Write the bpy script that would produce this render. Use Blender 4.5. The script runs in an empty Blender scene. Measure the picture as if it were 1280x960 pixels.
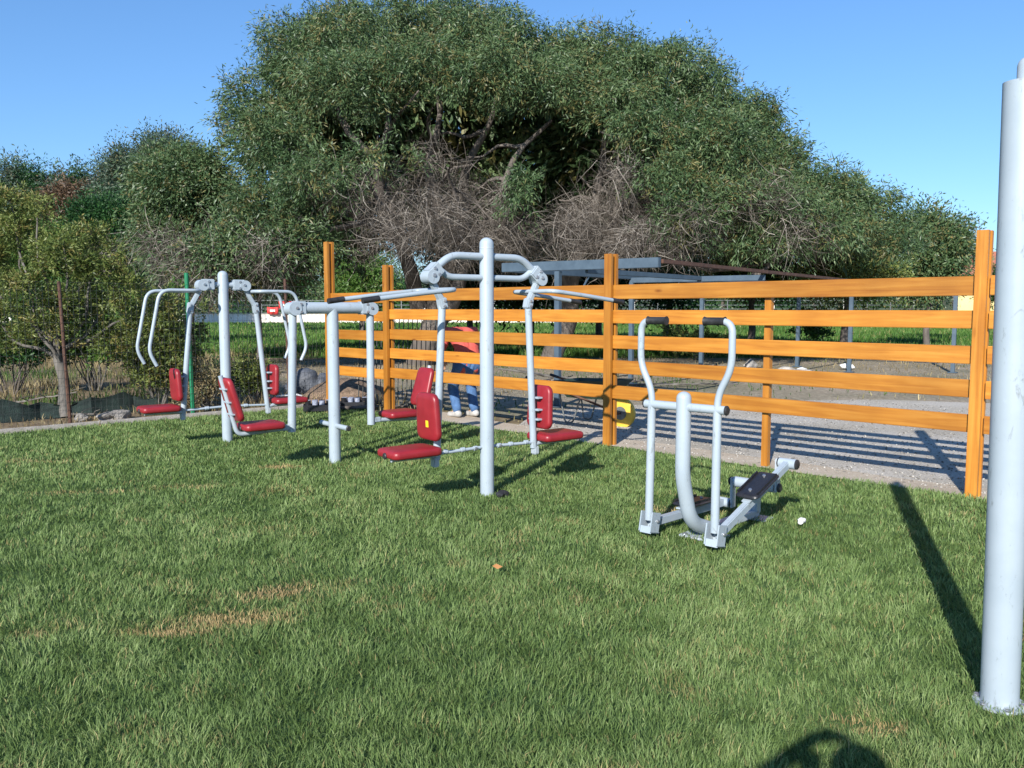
import bpy, bmesh, math, random
import numpy as np
from mathutils import Vector, Matrix, Quaternion
random.seed(7); RNG = np.random.default_rng(11)
sc = bpy.context.scene
COL = sc.collection
R = math.radians

# ------------------------------------------------------------------ camera numbers (pixels of the 1280x960 photograph)
F = 1080.0; PITCH = math.atan(95 / F); CAMZ = 1.5
_cp, _sp = math.cos(PITCH), math.sin(PITCH)
def ray(px, py):
    u = (px - 640) / F; v = (480 - py) / F
    return Vector((u, _cp + v * _sp, -_sp + v * _cp))
def at(px, py, Y):
    d = ray(px, py); return Vector((0, 0, CAMZ)) + d * (Y / d.y)
def ground(px, py, z=0.0):
    d = ray(px, py); return Vector((0, 0, CAMZ)) + d * ((z - CAMZ) / d.z)

# ------------------------------------------------------------------ bookkeeping
def tag(o, label=None, cat=None, group=None, kind=None):
    if label: o['label'] = label
    if cat: o['category'] = cat
    if group: o['group'] = group
    if kind: o['kind'] = kind
    return o
def empty(name, loc=(0, 0, 0), rz=0.0):
    o = bpy.data.objects.new(name, None); COL.objects.link(o)
    o.location = loc; o.rotation_euler = (0, 0, rz); o.empty_display_size = .1
    return o
def link_mesh(name, me, mat, parent=None):
    o = bpy.data.objects.new(name, me); COL.objects.link(o)
    if mat: me.materials.append(mat)
    if parent: o.parent = parent
    return o
def copy_tree(o, parent=None):
    c = o.copy(); COL.objects.link(c)
    if parent: c.parent = parent
    for ch in [x for x in list(bpy.data.objects) if x.parent == o]:
        copy_tree(ch, c)
    return c

# ------------------------------------------------------------------ mesh builder
def fillet(pts, r, n=6):
    pts = [Vector(p) for p in pts]; out = [pts[0]]
    for i in range(1, len(pts) - 1):
        a, b, c = pts[i - 1], pts[i], pts[i + 1]
        rr = min(r, (a - b).length * .48, (c - b).length * .48)
        p0 = b + (a - b).normalized() * rr; p2 = b + (c - b).normalized() * rr
        for k in range(n + 1):
            t = k / n; out.append(p0 * (1 - t) ** 2 + b * 2 * t * (1 - t) + p2 * t * t)
    out.append(pts[-1]); return out
class MB:
    def __init__(s): s.v = []; s.f = []
    def add(s, vs, fs):
        b = len(s.v); s.v += [tuple(v) for v in vs]; s.f += [tuple(i + b for i in f) for f in fs]; return s
    def box(s, c, size, M=None, bev=0.0):
        x, y, z = [k / 2 for k in size]; M = M or Matrix.Identity(3); c = Vector(c)
        if bev <= 0:
            vs = [c + M @ Vector((i * x, j * y, k * z)) for i in (-1, 1) for j in (-1, 1) for k in (-1, 1)]
            return s.add(vs, [(0, 1, 3, 2), (4, 6, 7, 5), (0, 4, 5, 1), (2, 3, 7, 6), (0, 2, 6, 4), (1, 5, 7, 3)])
        bm = bmesh.new(); bmesh.ops.create_cube(bm, size=1)
        for v in bm.verts: v.co = Vector((v.co.x * 2 * x, v.co.y * 2 * y, v.co.z * 2 * z))
        bmesh.ops.bevel(bm, geom=bm.edges[:], offset=bev, segments=2, affect='EDGES')
        bm.verts.index_update()
        s.add([c + M @ v.co for v in bm.verts], [[v.index for v in f.verts] for f in bm.faces]); bm.free(); return s
    def tube(s, pts, r, n=16, caps=True, dome=False):
        pts = [Vector(p) for p in pts]; m = len(pts)
        rs = list(r) if hasattr(r, '__len__') else [r] * m
        if dome:   # rounded far end
            d = (pts[-1] - pts[-2]).normalized(); e = pts[-1]; rr = rs[-1]
            for k in range(1, 6):
                a = k / 5 * math.pi / 2 * .985; pts.append(e + d * rr * math.sin(a) * dome); rs.append(rr * math.cos(a))
            m = len(pts)
        T = []
        for i in range(m):
            a = pts[max(i - 1, 0)]; b = pts[min(i + 1, m - 1)]; T.append((b - a).normalized())
        ref = Vector((0, 0, 1)) if abs(T[0].z) < .9 else Vector((1, 0, 0))
        N = (ref - T[0] * ref.dot(T[0])).normalized(); vs = []
        for i in range(m):
            N = (N - T[i] * N.dot(T[i])).normalized(); B = T[i].cross(N)
            for k in range(n):
                a = 2 * math.pi * k / n; vs.append(pts[i] + (N * math.cos(a) + B * math.sin(a)) * rs[i])
        fs = [(i * n + k, i * n + (k + 1) % n, (i + 1) * n + (k + 1) % n, (i + 1) * n + k) for i in range(m - 1) for k in range(n)]
        if caps: fs += [tuple(range(n - 1, -1, -1)), tuple((m - 1) * n + k for k in range(n))]
        return s.add(vs, fs)
    def cyl(s, a, b, r, n=16): return s.tube([a, b], r, n)
    def ball(s, c, r, n=12, sc3=(1, 1, 1)):
        c = Vector(c); vs = []; fs = []
        for i in range(n + 1):
            th = math.pi * i / n
            for k in range(n): vs.append(c + Vector((r * sc3[0] * math.sin(th) * math.cos(2 * math.pi * k / n), r * sc3[1] * math.sin(th) * math.sin(2 * math.pi * k / n), r * sc3[2] * math.cos(th))))
        for i in range(n):
            for k in range(n): fs.append((i * n + k, (i + 1) * n + k, (i + 1) * n + (k + 1) % n, i * n + (k + 1) % n))
        return s.add(vs, fs)
    def capsule(s, a, b, ra, rb, n=14):
        s.tube([a, b], [ra, rb], n); s.ball(a, ra, 10); s.ball(b, rb, 10); return s
    def pad(s, c, M, w, h, t, rc=.05, taper=0.0, crown=.006):
        """upholstered pad: w along M.x, h along M.y, thickness t along M.z, rounded corners and rolled edges"""
        c = Vector(c); out = []
        for q, (sx, sy) in enumerate(((1, 1), (-1, 1), (-1, -1), (1, -1))):
            for k in range(7):
                a = math.pi / 2 * (q + k / 6)
                out.append((sx * (w / 2 - rc) + rc * math.cos(a), sy * (h / 2 - rc) + rc * math.sin(a)))
        n = len(out); rings = [(-t / 2, .018), (-t / 2 + .006, .006), (-t / 2 + .016, 0), (t / 2 - .018, 0), (t / 2 - .006, .006), (t / 2, .018), (t / 2 + crown, .045)]
        vs = []
        for z, ins in rings:
            for (x, y) in out:
                fx = 1 - 2 * ins / w; fy = 1 - 2 * ins / h; tw = 1 - taper * (y / h)
                vs.append(c + M @ Vector((x * fx * tw, y * fy, z)))
        fs = [(i * n + k, i * n + (k + 1) % n, (i + 1) * n + (k + 1) % n, (i + 1) * n + k) for i in range(len(rings) - 1) for k in range(n)]
        fs += [tuple(range(n - 1, -1, -1)), tuple((len(rings) - 1) * n + k for k in range(n))]
        return s.add(vs, fs)
    def build(s, name, mat, parent=None, smooth=True, ang=38):
        me = bpy.data.meshes.new(name); me.from_pydata(s.v, [], s.f); me.update()
        bm = bmesh.new(); bm.from_mesh(me); bmesh.ops.recalc_face_normals(bm, faces=bm.faces); bm.to_mesh(me); bm.free()
        if smooth:
            me.polygons.foreach_set('use_smooth', [True] * len(me.polygons)); me.set_sharp_from_angle(angle=R(ang))
        return link_mesh(name, me, mat, parent)
def rotm(rx=0, ry=0, rz=0):
    return (Matrix.Rotation(rz, 3, 'Z') @ Matrix.Rotation(ry, 3, 'Y') @ Matrix.Rotation(rx, 3, 'X'))
def np_mesh(name, V, quads=None, tris=None, tint=None, tint2=None, mat=None, parent=None, smooth=False):
    me = bpy.data.meshes.new(name); V = np.asarray(V, dtype=np.float32)
    nq = 0 if quads is None else len(quads); nt = 0 if tris is None else len(tris)
    me.vertices.add(len(V)); me.vertices.foreach_set('co', V.ravel())
    loops = []; starts = []
    if nq: loops.append(np.asarray(quads, dtype=np.int32).ravel()); starts.append(np.arange(nq) * 4)
    if nt: loops.append(np.asarray(tris, dtype=np.int32).ravel()); starts.append(nq * 4 + np.arange(nt) * 3)
    L = np.concatenate(loops); S = np.concatenate(starts).astype(np.int32)
    me.loops.add(len(L)); me.loops.foreach_set('vertex_index', L)
    me.polygons.add(nq + nt); me.polygons.foreach_set('loop_start', S)
    if smooth: me.polygons.foreach_set('use_smooth', np.ones(nq + nt, dtype=bool))
    for nm, arr in (('tint', tint), ('kindmix', tint2)):
        if arr is not None:
            a = me.attributes.new(nm, 'FLOAT', 'POINT'); a.data.foreach_set('value', np.asarray(arr, dtype=np.float32))
    me.update(calc_edges=True)
    return link_mesh(name, me, mat, parent)

# ------------------------------------------------------------------ materials
def new_mat(name):
    m = bpy.data.materials.new(name); m.use_nodes = True; nt = m.node_tree
    return m, nt, nt.nodes['Principled BSDF'], nt.nodes, nt.links
def ramp(nd, stops):
    cr = nd.color_ramp
    while len(cr.elements) < len(stops): cr.elements.new(.5)
    for e, (p, c) in zip(cr.elements, stops): e.position = p; e.color = (*c, 1)
def m_noise(name, c1, c2, scale=5, rough=.6, bump=0.0, bscale=None, metallic=0, detail=6, stretch=None, coat=0.0, spec=.5, rvar=0.0, bdist=.01, grime=0.0):
    m, nt, b, N, L = new_mat(name)
    tc = N.new('ShaderNodeTexCoord'); mp = N.new('ShaderNodeMapping'); L.new(tc.outputs['Object'], mp.inputs[0])
    if stretch: mp.inputs['Scale'].default_value = stretch
    n = N.new('ShaderNodeTexNoise'); n.inputs['Scale'].default_value = scale; n.inputs['Detail'].default_value = detail; n.inputs['Roughness'].default_value = .62
    L.new(mp.outputs[0], n.inputs[0]); r = N.new('ShaderNodeValToRGB'); ramp(r, [(.32, c1), (.68, c2)])
    L.new(n.outputs[0], r.inputs[0]); L.new(r.outputs[0], b.inputs['Base Color'])
    if grime:      # scuffs and dust: small irregular spots and faint runs
        ng = N.new('ShaderNodeTexNoise'); ng.inputs['Scale'].default_value = 22; ng.inputs['Detail'].default_value = 9; ng.inputs['Roughness'].default_value = .75; ng.inputs['Distortion'].default_value = .6
        mg = N.new('ShaderNodeMapping'); mg.inputs['Scale'].default_value = (1, 1, .45); L.new(tc.outputs['Object'], mg.inputs[0]); L.new(mg.outputs[0], ng.inputs[0])
        rg_ = N.new('ShaderNodeValToRGB'); k_ = 1 - grime; ramp(rg_, [(.30, (k_ * .8, k_ * .76, k_ * .70)), (.42, (1, 1, 1)), (.66, (1, 1, 1)), (.80, (1 + grime * .5,) * 3)]); L.new(ng.outputs[0], rg_.inputs[0])
        xg = N.new('ShaderNodeMix'); xg.data_type = 'RGBA'; xg.blend_type = 'MULTIPLY'; xg.inputs[0].default_value = 1; L.new(r.outputs[0], xg.inputs[6]); L.new(rg_.outputs[0], xg.inputs[7]); L.new(xg.outputs[2], b.inputs['Base Color'])
    b.inputs['Roughness'].default_value = rough; b.inputs['Metallic'].default_value = metallic
    b.inputs['Specular IOR Level'].default_value = spec
    b.inputs['Coat Weight'].default_value = coat
    if rvar:
        mr = N.new('ShaderNodeMapRange'); mr.inputs[3].default_value = rough - rvar; mr.inputs[4].default_value = rough + rvar
        L.new(n.outputs[0], mr.inputs[0]); L.new(mr.outputs[0], b.inputs['Roughness'])
    if bump:
        n2 = N.new('ShaderNodeTexNoise'); n2.inputs['Scale'].default_value = bscale or scale * 4; n2.inputs['Detail'].default_value = 5
        L.new(mp.outputs[0], n2.inputs[0]); bp = N.new('ShaderNodeBump'); bp.inputs['Strength'].default_value = bump; bp.inputs['Distance'].default_value = bdist
        L.new(n2.outputs[0], bp.inputs['Height']); L.new(bp.outputs[0], b.inputs['Normal'])
    return m
def m_leaf(name, dark, mid, light, extra=None, trans=.25, rough=.5, spec=.35):
    m, nt, b, N, L = new_mat(name)
    a = N.new('ShaderNodeAttribute'); a.attribute_name = 'tint'
    r = N.new('ShaderNodeValToRGB'); ramp(r, [(0.08, dark), (.5, mid), (.92, light)]); L.new(a.outputs['Fac'], r.inputs[0])
    col = r.outputs[0]
    if extra:
        a2 = N.new('ShaderNodeAttribute'); a2.attribute_name = 'kindmix'
        mx = N.new('ShaderNodeMix'); mx.data_type = 'RGBA'; L.new(a2.outputs['Fac'], mx.inputs[0]); L.new(col, mx.inputs[6])
        r2 = N.new('ShaderNodeValToRGB'); ramp(r2, [(0.1, tuple(k * .6 for k in extra)), (.9, tuple(k * 1.3 for k in extra))]); L.new(a.outputs['Fac'], r2.inputs[0])
        L.new(r2.outputs[0], mx.inputs[7]); col = mx.outputs[2]
    L.new(col, b.inputs['Base Color']); b.inputs['Roughness'].default_value = rough; b.inputs['Specular IOR Level'].default_value = spec
    tr = N.new('ShaderNodeBsdfTranslucent'); L.new(col, tr.inputs[0]); ms = N.new('ShaderNodeMixShader'); ms.inputs[0].default_value = trans
    L.new(b.outputs[0], ms.inputs[1]); L.new(tr.outputs[0], ms.inputs[2]); L.new(ms.outputs[0], N['Material Output'].inputs[0])
    return m
def m_wood(name, c1, c2, c3, rough=.45):
    m, nt, b, N, L = new_mat(name)
    tc = N.new('ShaderNodeTexCoord'); oi = N.new('ShaderNodeObjectInfo')
    mp = N.new('ShaderNodeMapping'); mp.inputs['Scale'].default_value = (.9, 16, 16)
    ad = N.new('ShaderNodeVectorMath'); ad.operation = 'MULTIPLY_ADD'; L.new(oi.outputs['Random'], ad.inputs[0]); ad.inputs[1].default_value = (37, 11, 5)
    L.new(tc.outputs['Object'], ad.inputs[2]); L.new(ad.outputs[0], mp.inputs[0])
    n = N.new('ShaderNodeTexNoise'); n.inputs['Scale'].default_value = 1.6; n.inputs['Detail'].default_value = 7; n.inputs['Distortion'].default_value = .8
    L.new(mp.outputs[0], n.inputs[0])
    n2 = N.new('ShaderNodeTexNoise'); n2.inputs['Scale'].default_value = 2.3; n2.inputs['Detail'].default_value = 3; L.new(ad.outputs[0], n2.inputs[0])
    r = N.new('ShaderNodeValToRGB'); ramp(r, [(.3, c1), (.5, c2), (.72, c3)]); L.new(n.outputs[0], r.inputs[0])
    # broad blotches of stain and small knots
    mx = N.new('ShaderNodeMix'); mx.data_type = 'RGBA'; mx.blend_type = 'MULTIPLY'; mx.inputs[0].default_value = 1
    r2 = N.new('ShaderNodeValToRGB'); ramp(r2, [(.3, (.84, .79, .72)), (.7, (1.08, 1.08, 1.08))]); L.new(n2.outputs[0], r2.inputs[0])
    L.new(r.outputs[0], mx.inputs[6]); L.new(r2.outputs[0], mx.inputs[7])
    vo = N.new('ShaderNodeTexVoronoi'); vo.inputs['Scale'].default_value = 1; mk = N.new('ShaderNodeMapping'); mk.inputs['Scale'].default_value = (1.3, 3.7, 3.7)
    L.new(ad.outputs[0], mk.inputs[0]); L.new(mk.outputs[0], vo.inputs[0])
    rk = N.new('ShaderNodeValToRGB'); ramp(rk, [(.02, (.5, .38, .28)), (.085, (1, 1, 1))]); L.new(vo.outputs['Distance'], rk.inputs[0])
    mx2 = N.new('ShaderNodeMix'); mx2.data_type = 'RGBA'; mx2.blend_type = 'MULTIPLY'; mx2.inputs[0].default_value = 1
    L.new(mx.outputs[2], mx2.inputs[6]); L.new(rk.outputs[0], mx2.inputs[7])
    # every board its own tone
    hs = N.new('ShaderNodeHueSaturation'); mr = N.new('ShaderNodeMapRange'); mr.inputs[3].default_value = .8; mr.inputs[4].default_value = 1.15
    L.new(oi.outputs['Random'], mr.inputs[0]); L.new(mr.outputs[0], hs.inputs['Value']); L.new(mx2.outputs[2], hs.inputs['Color'])
    L.new(hs.outputs[0], b.inputs['Base Color']); b.inputs['Roughness'].default_value = rough
    bp = N.new('ShaderNodeBump'); bp.inputs['Strength'].default_value = .25; bp.inputs['Distance'].default_value = .004; L.new(n.outputs[0], bp.inputs['Height']); L.new(bp.outputs[0], b.inputs['Normal'])
    return m
def m_ground(name, stops, scale, scale2, bump=.4, bd=.02, stops2=None, s_big=.35, rough=.95):
    """ground: fine grain colours times large patches, world position based"""
    m, nt, b, N, L = new_mat(name)
    g = N.new('ShaderNodeNewGeometry'); n = N.new('ShaderNodeTexNoise'); n.inputs['Scale'].default_value = scale; n.inputs['Detail'].default_value = 8; n.inputs['Roughness'].default_value = .7
    L.new(g.outputs['Position'], n.inputs[0]); r = N.new('ShaderNodeValToRGB'); ramp(r, stops); L.new(n.outputs[0], r.inputs[0]); col = r.outputs[0]
    if stops2:
        n2 = N.new('ShaderNodeTexNoise'); n2.inputs['Scale'].default_value = s_big; n2.inputs['Detail'].default_value = 5; L.new(g.outputs['Position'], n2.inputs[0])
        r2 = N.new('ShaderNodeValToRGB'); ramp(r2, stops2); L.new(n2.outputs[0], r2.inputs[0])
        mx = N.new('ShaderNodeMix'); mx.data_type = 'RGBA'; mx.blend_type = 'MULTIPLY'; mx.inputs[0].default_value = 1
        L.new(col, mx.inputs[6]); L.new(r2.outputs[0], mx.inputs[7]); col = mx.outputs[2]
    L.new(col, b.inputs['Base Color']); b.inputs['Roughness'].default_value = rough; b.inputs['Specular IOR Level'].default_value = .15
    n3 = N.new('ShaderNodeTexNoise'); n3.inputs['Scale'].default_value = scale2; n3.inputs['Detail'].default_value = 6; L.new(g.outputs['Position'], n3.inputs[0])
    bp = N.new('ShaderNodeBump'); bp.inputs['Strength'].default_value = bump; bp.inputs['Distance'].default_value = bd; L.new(n3.outputs[0], bp.inputs['Height']); L.new(bp.outputs[0], b.inputs['Normal'])
    return m

PAINT = m_noise('pale_grey_powder_coat', (.30, .355, .40), (.35, .405, .45), scale=3, rough=.38, bump=.06, bscale=400, bdist=.001, rvar=.06, grime=.30)
PAINT_DK = m_noise('grey_steel_bracket', (.36, .41, .45), (.46, .51, .55), scale=8, rough=.4, metallic=.2)
CHROME = m_noise('zinc_bolt', (.45, .46, .48), (.65, .66, .68), scale=30, rough=.3, metallic=.9)
RUBBER = m_noise('black_rubber', (.012, .012, .013), (.03, .03, .032), scale=30, rough=.55)
PLASTIC = m_noise('black_plastic', (.01, .01, .012), (.022, .022, .026), scale=60, rough=.35, bump=.3, bscale=300, bdist=.002)
RED = m_noise('red_moulded_pad', (.21, .012, .018), (.28, .018, .024), scale=6, rough=.42, bump=.08, bscale=120, bdist=.002, rvar=.08, grime=.35)
YELLOWST = m_noise('yellow_sticker', (.75, .55, .02), (.85, .62, .04), scale=20, rough=.4)
WOOD = m_wood('orange_stained_pine', (.36, .132, .016), (.44, .178, .022), (.52, .235, .038))
BARK = m_noise('grey_brown_bark', (.055, .045, .038), (.17, .145, .125), scale=3, rough=.9, bump=1.0, bscale=9, stretch=(1, 1, .35), bdist=.05)
BARKG = m_noise('pale_grey_bark', (.07, .062, .052), (.18, .165, .145), scale=4, rough=.9, bump=.8, bscale=12, stretch=(1, 1, .35), bdist=.03)
TWIG = m_leaf('dry_grey_twigs', (.04, .032, .026), (.105, .09, .075), (.27, .24, .205), trans=.0, rough=.9, spec=.1)
STEELBLUE = m_noise('blue_grey_painted_steel', (.045, .072, .10), (.07, .105, .14), scale=5, rough=.5, bump=.1)
RUST = m_noise('rusty_steel', (.055, .026, .018), (.12, .058, .036), scale=9, rough=.85, bump=.5, bscale=40, bdist=.004)
GREENPOST = m_noise('green_plastic_coated_steel', (.006, .13, .055), (.012, .19, .085), scale=6, rough=.4)
DARKWIRE = m_noise('dark_wire', (.03, .035, .035), (.07, .075, .07), scale=20, rough=.6, metallic=.3)
GREYWIRE = m_noise('galvanised_wire', (.10, .11, .11), (.2, .21, .21), scale=20, rough=.5, metallic=.4)
WHITEWALL = m_noise('cream_wall_render', (.62, .58, .50), (.74, .70, .62), scale=.8, rough=.9)
BANNER = m_noise('red_banner_cloth', (.62, .03, .03), (.72, .06, .05), scale=2, rough=.7)

# ------------------------------------------------------------------ fast value noise for scatter
def vnoise(x, y, s, seed=0):
    rg = np.random.default_rng(seed); G = rg.random((64, 64)); x = x / s + 100; y = y / s + 100
    xi = np.floor(x).astype(int); yi = np.floor(y).astype(int); fx = x - xi; fy = y - yi
    fx = fx * fx * (3 - 2 * fx); fy = fy * fy * (3 - 2 * fy)
    a = G[xi % 64, yi % 64]; b = G[(xi + 1) % 64, yi % 64]; c = G[xi % 64, (yi + 1) % 64]; d = G[(xi + 1) % 64, (yi + 1) % 64]
    return (a * (1 - fx) + b * fx) * (1 - fy) + (c * (1 - fx) + d * fx) * fy
def inpoly(x, y, poly):
    ins = np.zeros(len(x), bool); n = len(poly)
    for i in range(n):
        x1, y1 = poly[i]; x2, y2 = poly[(i + 1) % n]
        c = ((y1 > y) != (y2 > y)) & (x < (x2 - x1) * (y - y1) / (y2 - y1 + 1e-12) + x1); ins ^= c
    return ins
def blades(name, X, Y, L, W, mat, lean=.5, tint=None, mix=None, dirn=None, z0=0.0, parent=None, curve=1.0):
    n = len(X); rg = RNG
    ang = rg.random(n) * 2 * np.pi if dirn is None else dirn
    ln = np.clip(lean * (.4 + rg.random(n) * 1.1), 0, 1.25)
    dx, dy = np.cos(ang), np.sin(ang); wang = ang + np.pi / 2 + rg.normal(0, .9, n); wx, wy = np.cos(wang) * W / 2, np.sin(wang) * W / 2
    V = np.zeros((n, 5, 3)); base = np.stack([X, Y, np.full(n, z0)], 1)
    a1 = ln * .55; a2 = ln * 1.5 * curve
    p1 = base + np.stack([dx * np.sin(a1), dy * np.sin(a1), np.cos(a1)], 1) * (L * .55)[:, None]
    p2 = p1 + np.stack([dx * np.sin(a2), dy * np.sin(a2), np.cos(a2)], 1) * (L * .5)[:, None]
    w = np.stack([wx, wy, np.zeros(n)], 1)
    V[:, 0] = base - w; V[:, 1] = base + w; V[:, 2] = p1 + w * .85; V[:, 3] = p1 - w * .85; V[:, 4] = p2
    i = np.arange(n)[:, None] * 5
    q = i + np.array([[0, 1, 2, 3]]); t = i + np.array([[3, 2, 4]])
    ti = np.repeat(tint if tint is not None else rg.random(n), 5); mi = np.repeat(mix, 5) if mix is not None else np.zeros(n * 5)
    return np_mesh(name, V.reshape(-1, 3), q, t, ti, mi, mat, parent)

# ------------------------------------------------------------------ layout numbers
PR = ground(1222, 622); PM = ground(752, 558); PL = ground(487, 517)
FD = (Vector((PL.x, PL.y)) - Vector((PR.x, PR.y))).normalized()        # along the fence, away
FN = Vector((FD.y, -FD.x))                                              # away from the lawn
if FN.y < 0: FN = -FN
def fpt(s, off=0.0):                                                    # s metres from the right post along the fence
    p = Vector((PR.x, PR.y)) + FD * s + FN * off; return (p.x, p.y)
def s_px(px):                                                           # metres along the fence at an image column
    t = (px - 640) / F * 1.004; lo, hi = -3, 20
    for _ in range(50):
        m_ = (lo + hi) / 2; p = fpt(m_)
        if p[0] / p[1] > t: lo = m_
        else: hi = m_
    return lo
S_M = (Vector((PM.x, PM.y)) - Vector((PR.x, PR.y))).dot(FD); S_L = (Vector((PL.x, PL.y)) - Vector((PR.x, PR.y))).dot(FD)
# lawn outline
E0 = ground(0, 543); S_C = s_px(415); CS = Vector(fpt(S_C, -.1))
ed = Vector((CS.x - E0.x, CS.y - E0.y)).normalized()
LF = []   # lawn edge along the fence, slightly wavy
for k in range(60):
    s = -9 + (S_C + 9) * k / 59; LF.append(fpt(s, -.06 + .035 * math.sin(s * 3.1) + .03 * math.sin(s * 7.7 + 1)))
EL = Vector((E0.x, E0.y)) - ed * 16
LAWN = LF + [(EL.x, EL.y), (-14, -9), (12, -9)]
def sheet(name, poly, z, mat, kind='structure', label=None):
    mb = MB(); mb.add([(x, y, z) for x, y in poly], [tuple(range(len(poly)))]); o = mb.build(name, mat, smooth=False)
    for p in o.data.polygons:
        if p.normal.z < 0: o.data.flip_normals(); break
    return tag(o, kind=kind, label=label)

# ------------------------------------------------------------------ setting
M_DIRT = m_ground('dry_earth', [(.3, (.12, .085, .055)), (.5, (.22, .165, .11)), (.7, (.33, .27, .19))], 6, 25, .6, .03, [(.35, (.7, .75, .6)), (.65, (1.1, 1.05, 1.0))], .25)
M_LAWN = m_ground('lawn_soil', [(.3, (.04, .07, .022)), (.6, (.075, .13, .04)), (.8, (.07, .085, .03))], 14, 60, .8, .02)
M_GRAVEL = m_ground('grey_gravel', [(.3, (.27, .245, .21)), (.5, (.44, .405, .355)), (.7, (.62, .575, .51))], 45, 60, 1.0, .015, [(.35, (.82, .8, .75)), (.65, (1.08, 1.08, 1.08))], .8)
M_SAND = m_ground('sandy_strip', [(.3, (.36, .30, .23)), (.55, (.46, .39, .31)), (.75, (.56, .49, .41))], 30, 90, .6, .008, [(.35, (.85, .82, .78)), (.65, (1.08, 1.08, 1.06))], 1.2)
M_FIELD = m_ground('green_field', [(.3, (.045, .105, .018)), (.55, (.07, .15, .028)), (.8, (.12, .19, .045))], 3, 6, .8, .1, [(.35, (.8, .85, .8)), (.7, (1.15, 1.1, 1.0))], .08)
M_ROAD = m_ground('asphalt', [(.3, (.04, .04, .042)), (.7, (.06, .06, .06))], 30, 50, .3, .01)
M_LITTER = m_ground('leaf_litter_ground', [(.3, (.15, .125, .10)), (.5, (.31, .27, .22)), (.72, (.48, .43, .36))], 11, 40, 1.0, .04, [(.3, (.65, .7, .55)), (.65, (1.15, 1.08, 1.0))], .45)

sheet('ground', [(-700, -300), (700, -300), (700, 900), (-700, 900)], -.012, M_DIRT)
sheet('lawn', LAWN, 0.0, M_LAWN)
sheet('field', [(-70, 27), (80, 25), (140, 84), (-100, 84)], -.004, M_FIELD)
sheet('road', [(-160, 90), (160, 90), (160, 97), (-160, 97)], -.004, M_ROAD)
# gravel yard behind the fence, sand strip beside the lawn
def wavy(s, off, amp, seed): return fpt(s, off + amp * math.sin(s * 1.3 + seed) + amp * .6 * math.sin(s * 3.7 + seed * 2))
GR = [wavy(-9 + k * .4, .15, .03, 1) for k in range(int((9 + S_M + 2.2) / .4))] + [wavy(6.4, 1.8, .1, 3), wavy(5.6, 4.4, .1, 1), wavy(3.5, 7.0, .2, 1), wavy(-1, 9, .2, 1), wavy(-9, 10, .2, 2)]
sheet('gravel_yard', GR, .000, M_GRAVEL)
ST = [fpt(-9 + k * .3, -.05) for k in range(int((9 + S_L) / .3))] + [wavy(S_L - k * .3, .42 + max(0, (S_L - k * .3 - 4) * .06), .05, 4) for k in range(int((9 + S_L) / .3))]
sheet('sand_path', ST, .004, M_SAND)
LT = [wavy(4, 1.0, .1, 1), wavy(9, .8, .1, 2), wavy(S_C, .2, .1, 1), (-5, 15.0), (-8, 21), (-4, 28), (14, 27.5), (13, 17), (8, 13)]
sheet('yard_earth', LT, -.006, M_LITTER)
# concrete edging of the lawn on the left
kb = MB(); e0 = Vector((E0.x, E0.y)) - ed * 10; e1 = CS - ed * .3
kang = math.atan2(ed.y, ed.x); mid = (e0 + e1) / 2
kb.box((0, 0, .02), ((e1 - e0).length, .07, .07), bev=.008)
ko = kb.build('kerb', m_noise('old_concrete', (.25, .23, .2), (.4, .37, .33), scale=12, rough=.9, bump=.6, bscale=60), smooth=True)
ko.location = (mid.x, mid.y, 0); ko.rotation_euler.z = kang; ko.location += Vector((-ed.y, ed.x, 0)) * .04; tag(ko, kind='structure')

# ------------------------------------------------------------------ lawn grass
GRASS = m_leaf('lawn_blades', (.062, .108, .030), (.158, .240, .072), (.31, .38, .155), extra=(.46, .34, .16), trans=.3, rough=.55, spec=.25)
def scatter_polar(r0, r1, half, dens):
    out = []; r = r0
    while r < r1:
        dr = max(.12, r * .04); a = half * 2 * r * dr; n = int(dens(r) * a); rr = r + RNG.random(n) * dr; th = (RNG.random(n) * 2 - 1) * half
        out.append(np.stack([rr * np.sin(th), rr * np.cos(th)], 1)); r += dr
    return np.concatenate(out)
dens = lambda r: float(np.clip(18500 * (3.0 / r) ** 1.55, 1000, 18500))
P = scatter_polar(1.6, 17.0, R(44), dens)
P2 = scatter_polar(.9, 8.0, R(75), lambda r: dens(max(r, 2.2)) * .6); P2 = P2[np.abs(np.arctan2(P2[:, 0], P2[:, 1])) > R(44)]; P = np.concatenate([P, P2])
k = inpoly(P[:, 0], P[:, 1], [(x, y) for x, y in LAWN]); P = P[k]
# clumping: thin out by noise
nz = vnoise(P[:, 0], P[:, 1], .09, 3) * .6 + vnoise(P[:, 0], P[:, 1], .35, 4) * .4
P = P[RNG.random(len(P)) < .35 + nz * 1.1]
x, y = P[:, 0], P[:, 1]; d = np.hypot(x, y)
big = vnoise(x, y, 1.1, 5) * .5 + vnoise(x, y, .4, 6) * .5
tuft = vnoise(x, y, .12, 8)
Lb = (.024 + .030 * RNG.random(len(x)) ** 1.3) * (.7 + .45 * tuft + .25 * big)
Wb = (.0023 + .0014 * RNG.random(len(x))) * np.clip(d / 3.2, 1, 3.6) ** .85
dirn = vnoise(x, y, .16, 21) * 9 + vnoise(x, y, .6, 22) * 4 + RNG.normal(0, 1.3, len(x))
tint = np.clip(.40 * (RNG.random(len(x)) - .5) + .14 * (big - .5) * 2 + .35 * (tuft - .5) + .46, 0, 1)
tint = np.where(RNG.random(len(x)) < .05, np.clip(tint + .35, 0, 1), tint)
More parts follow.
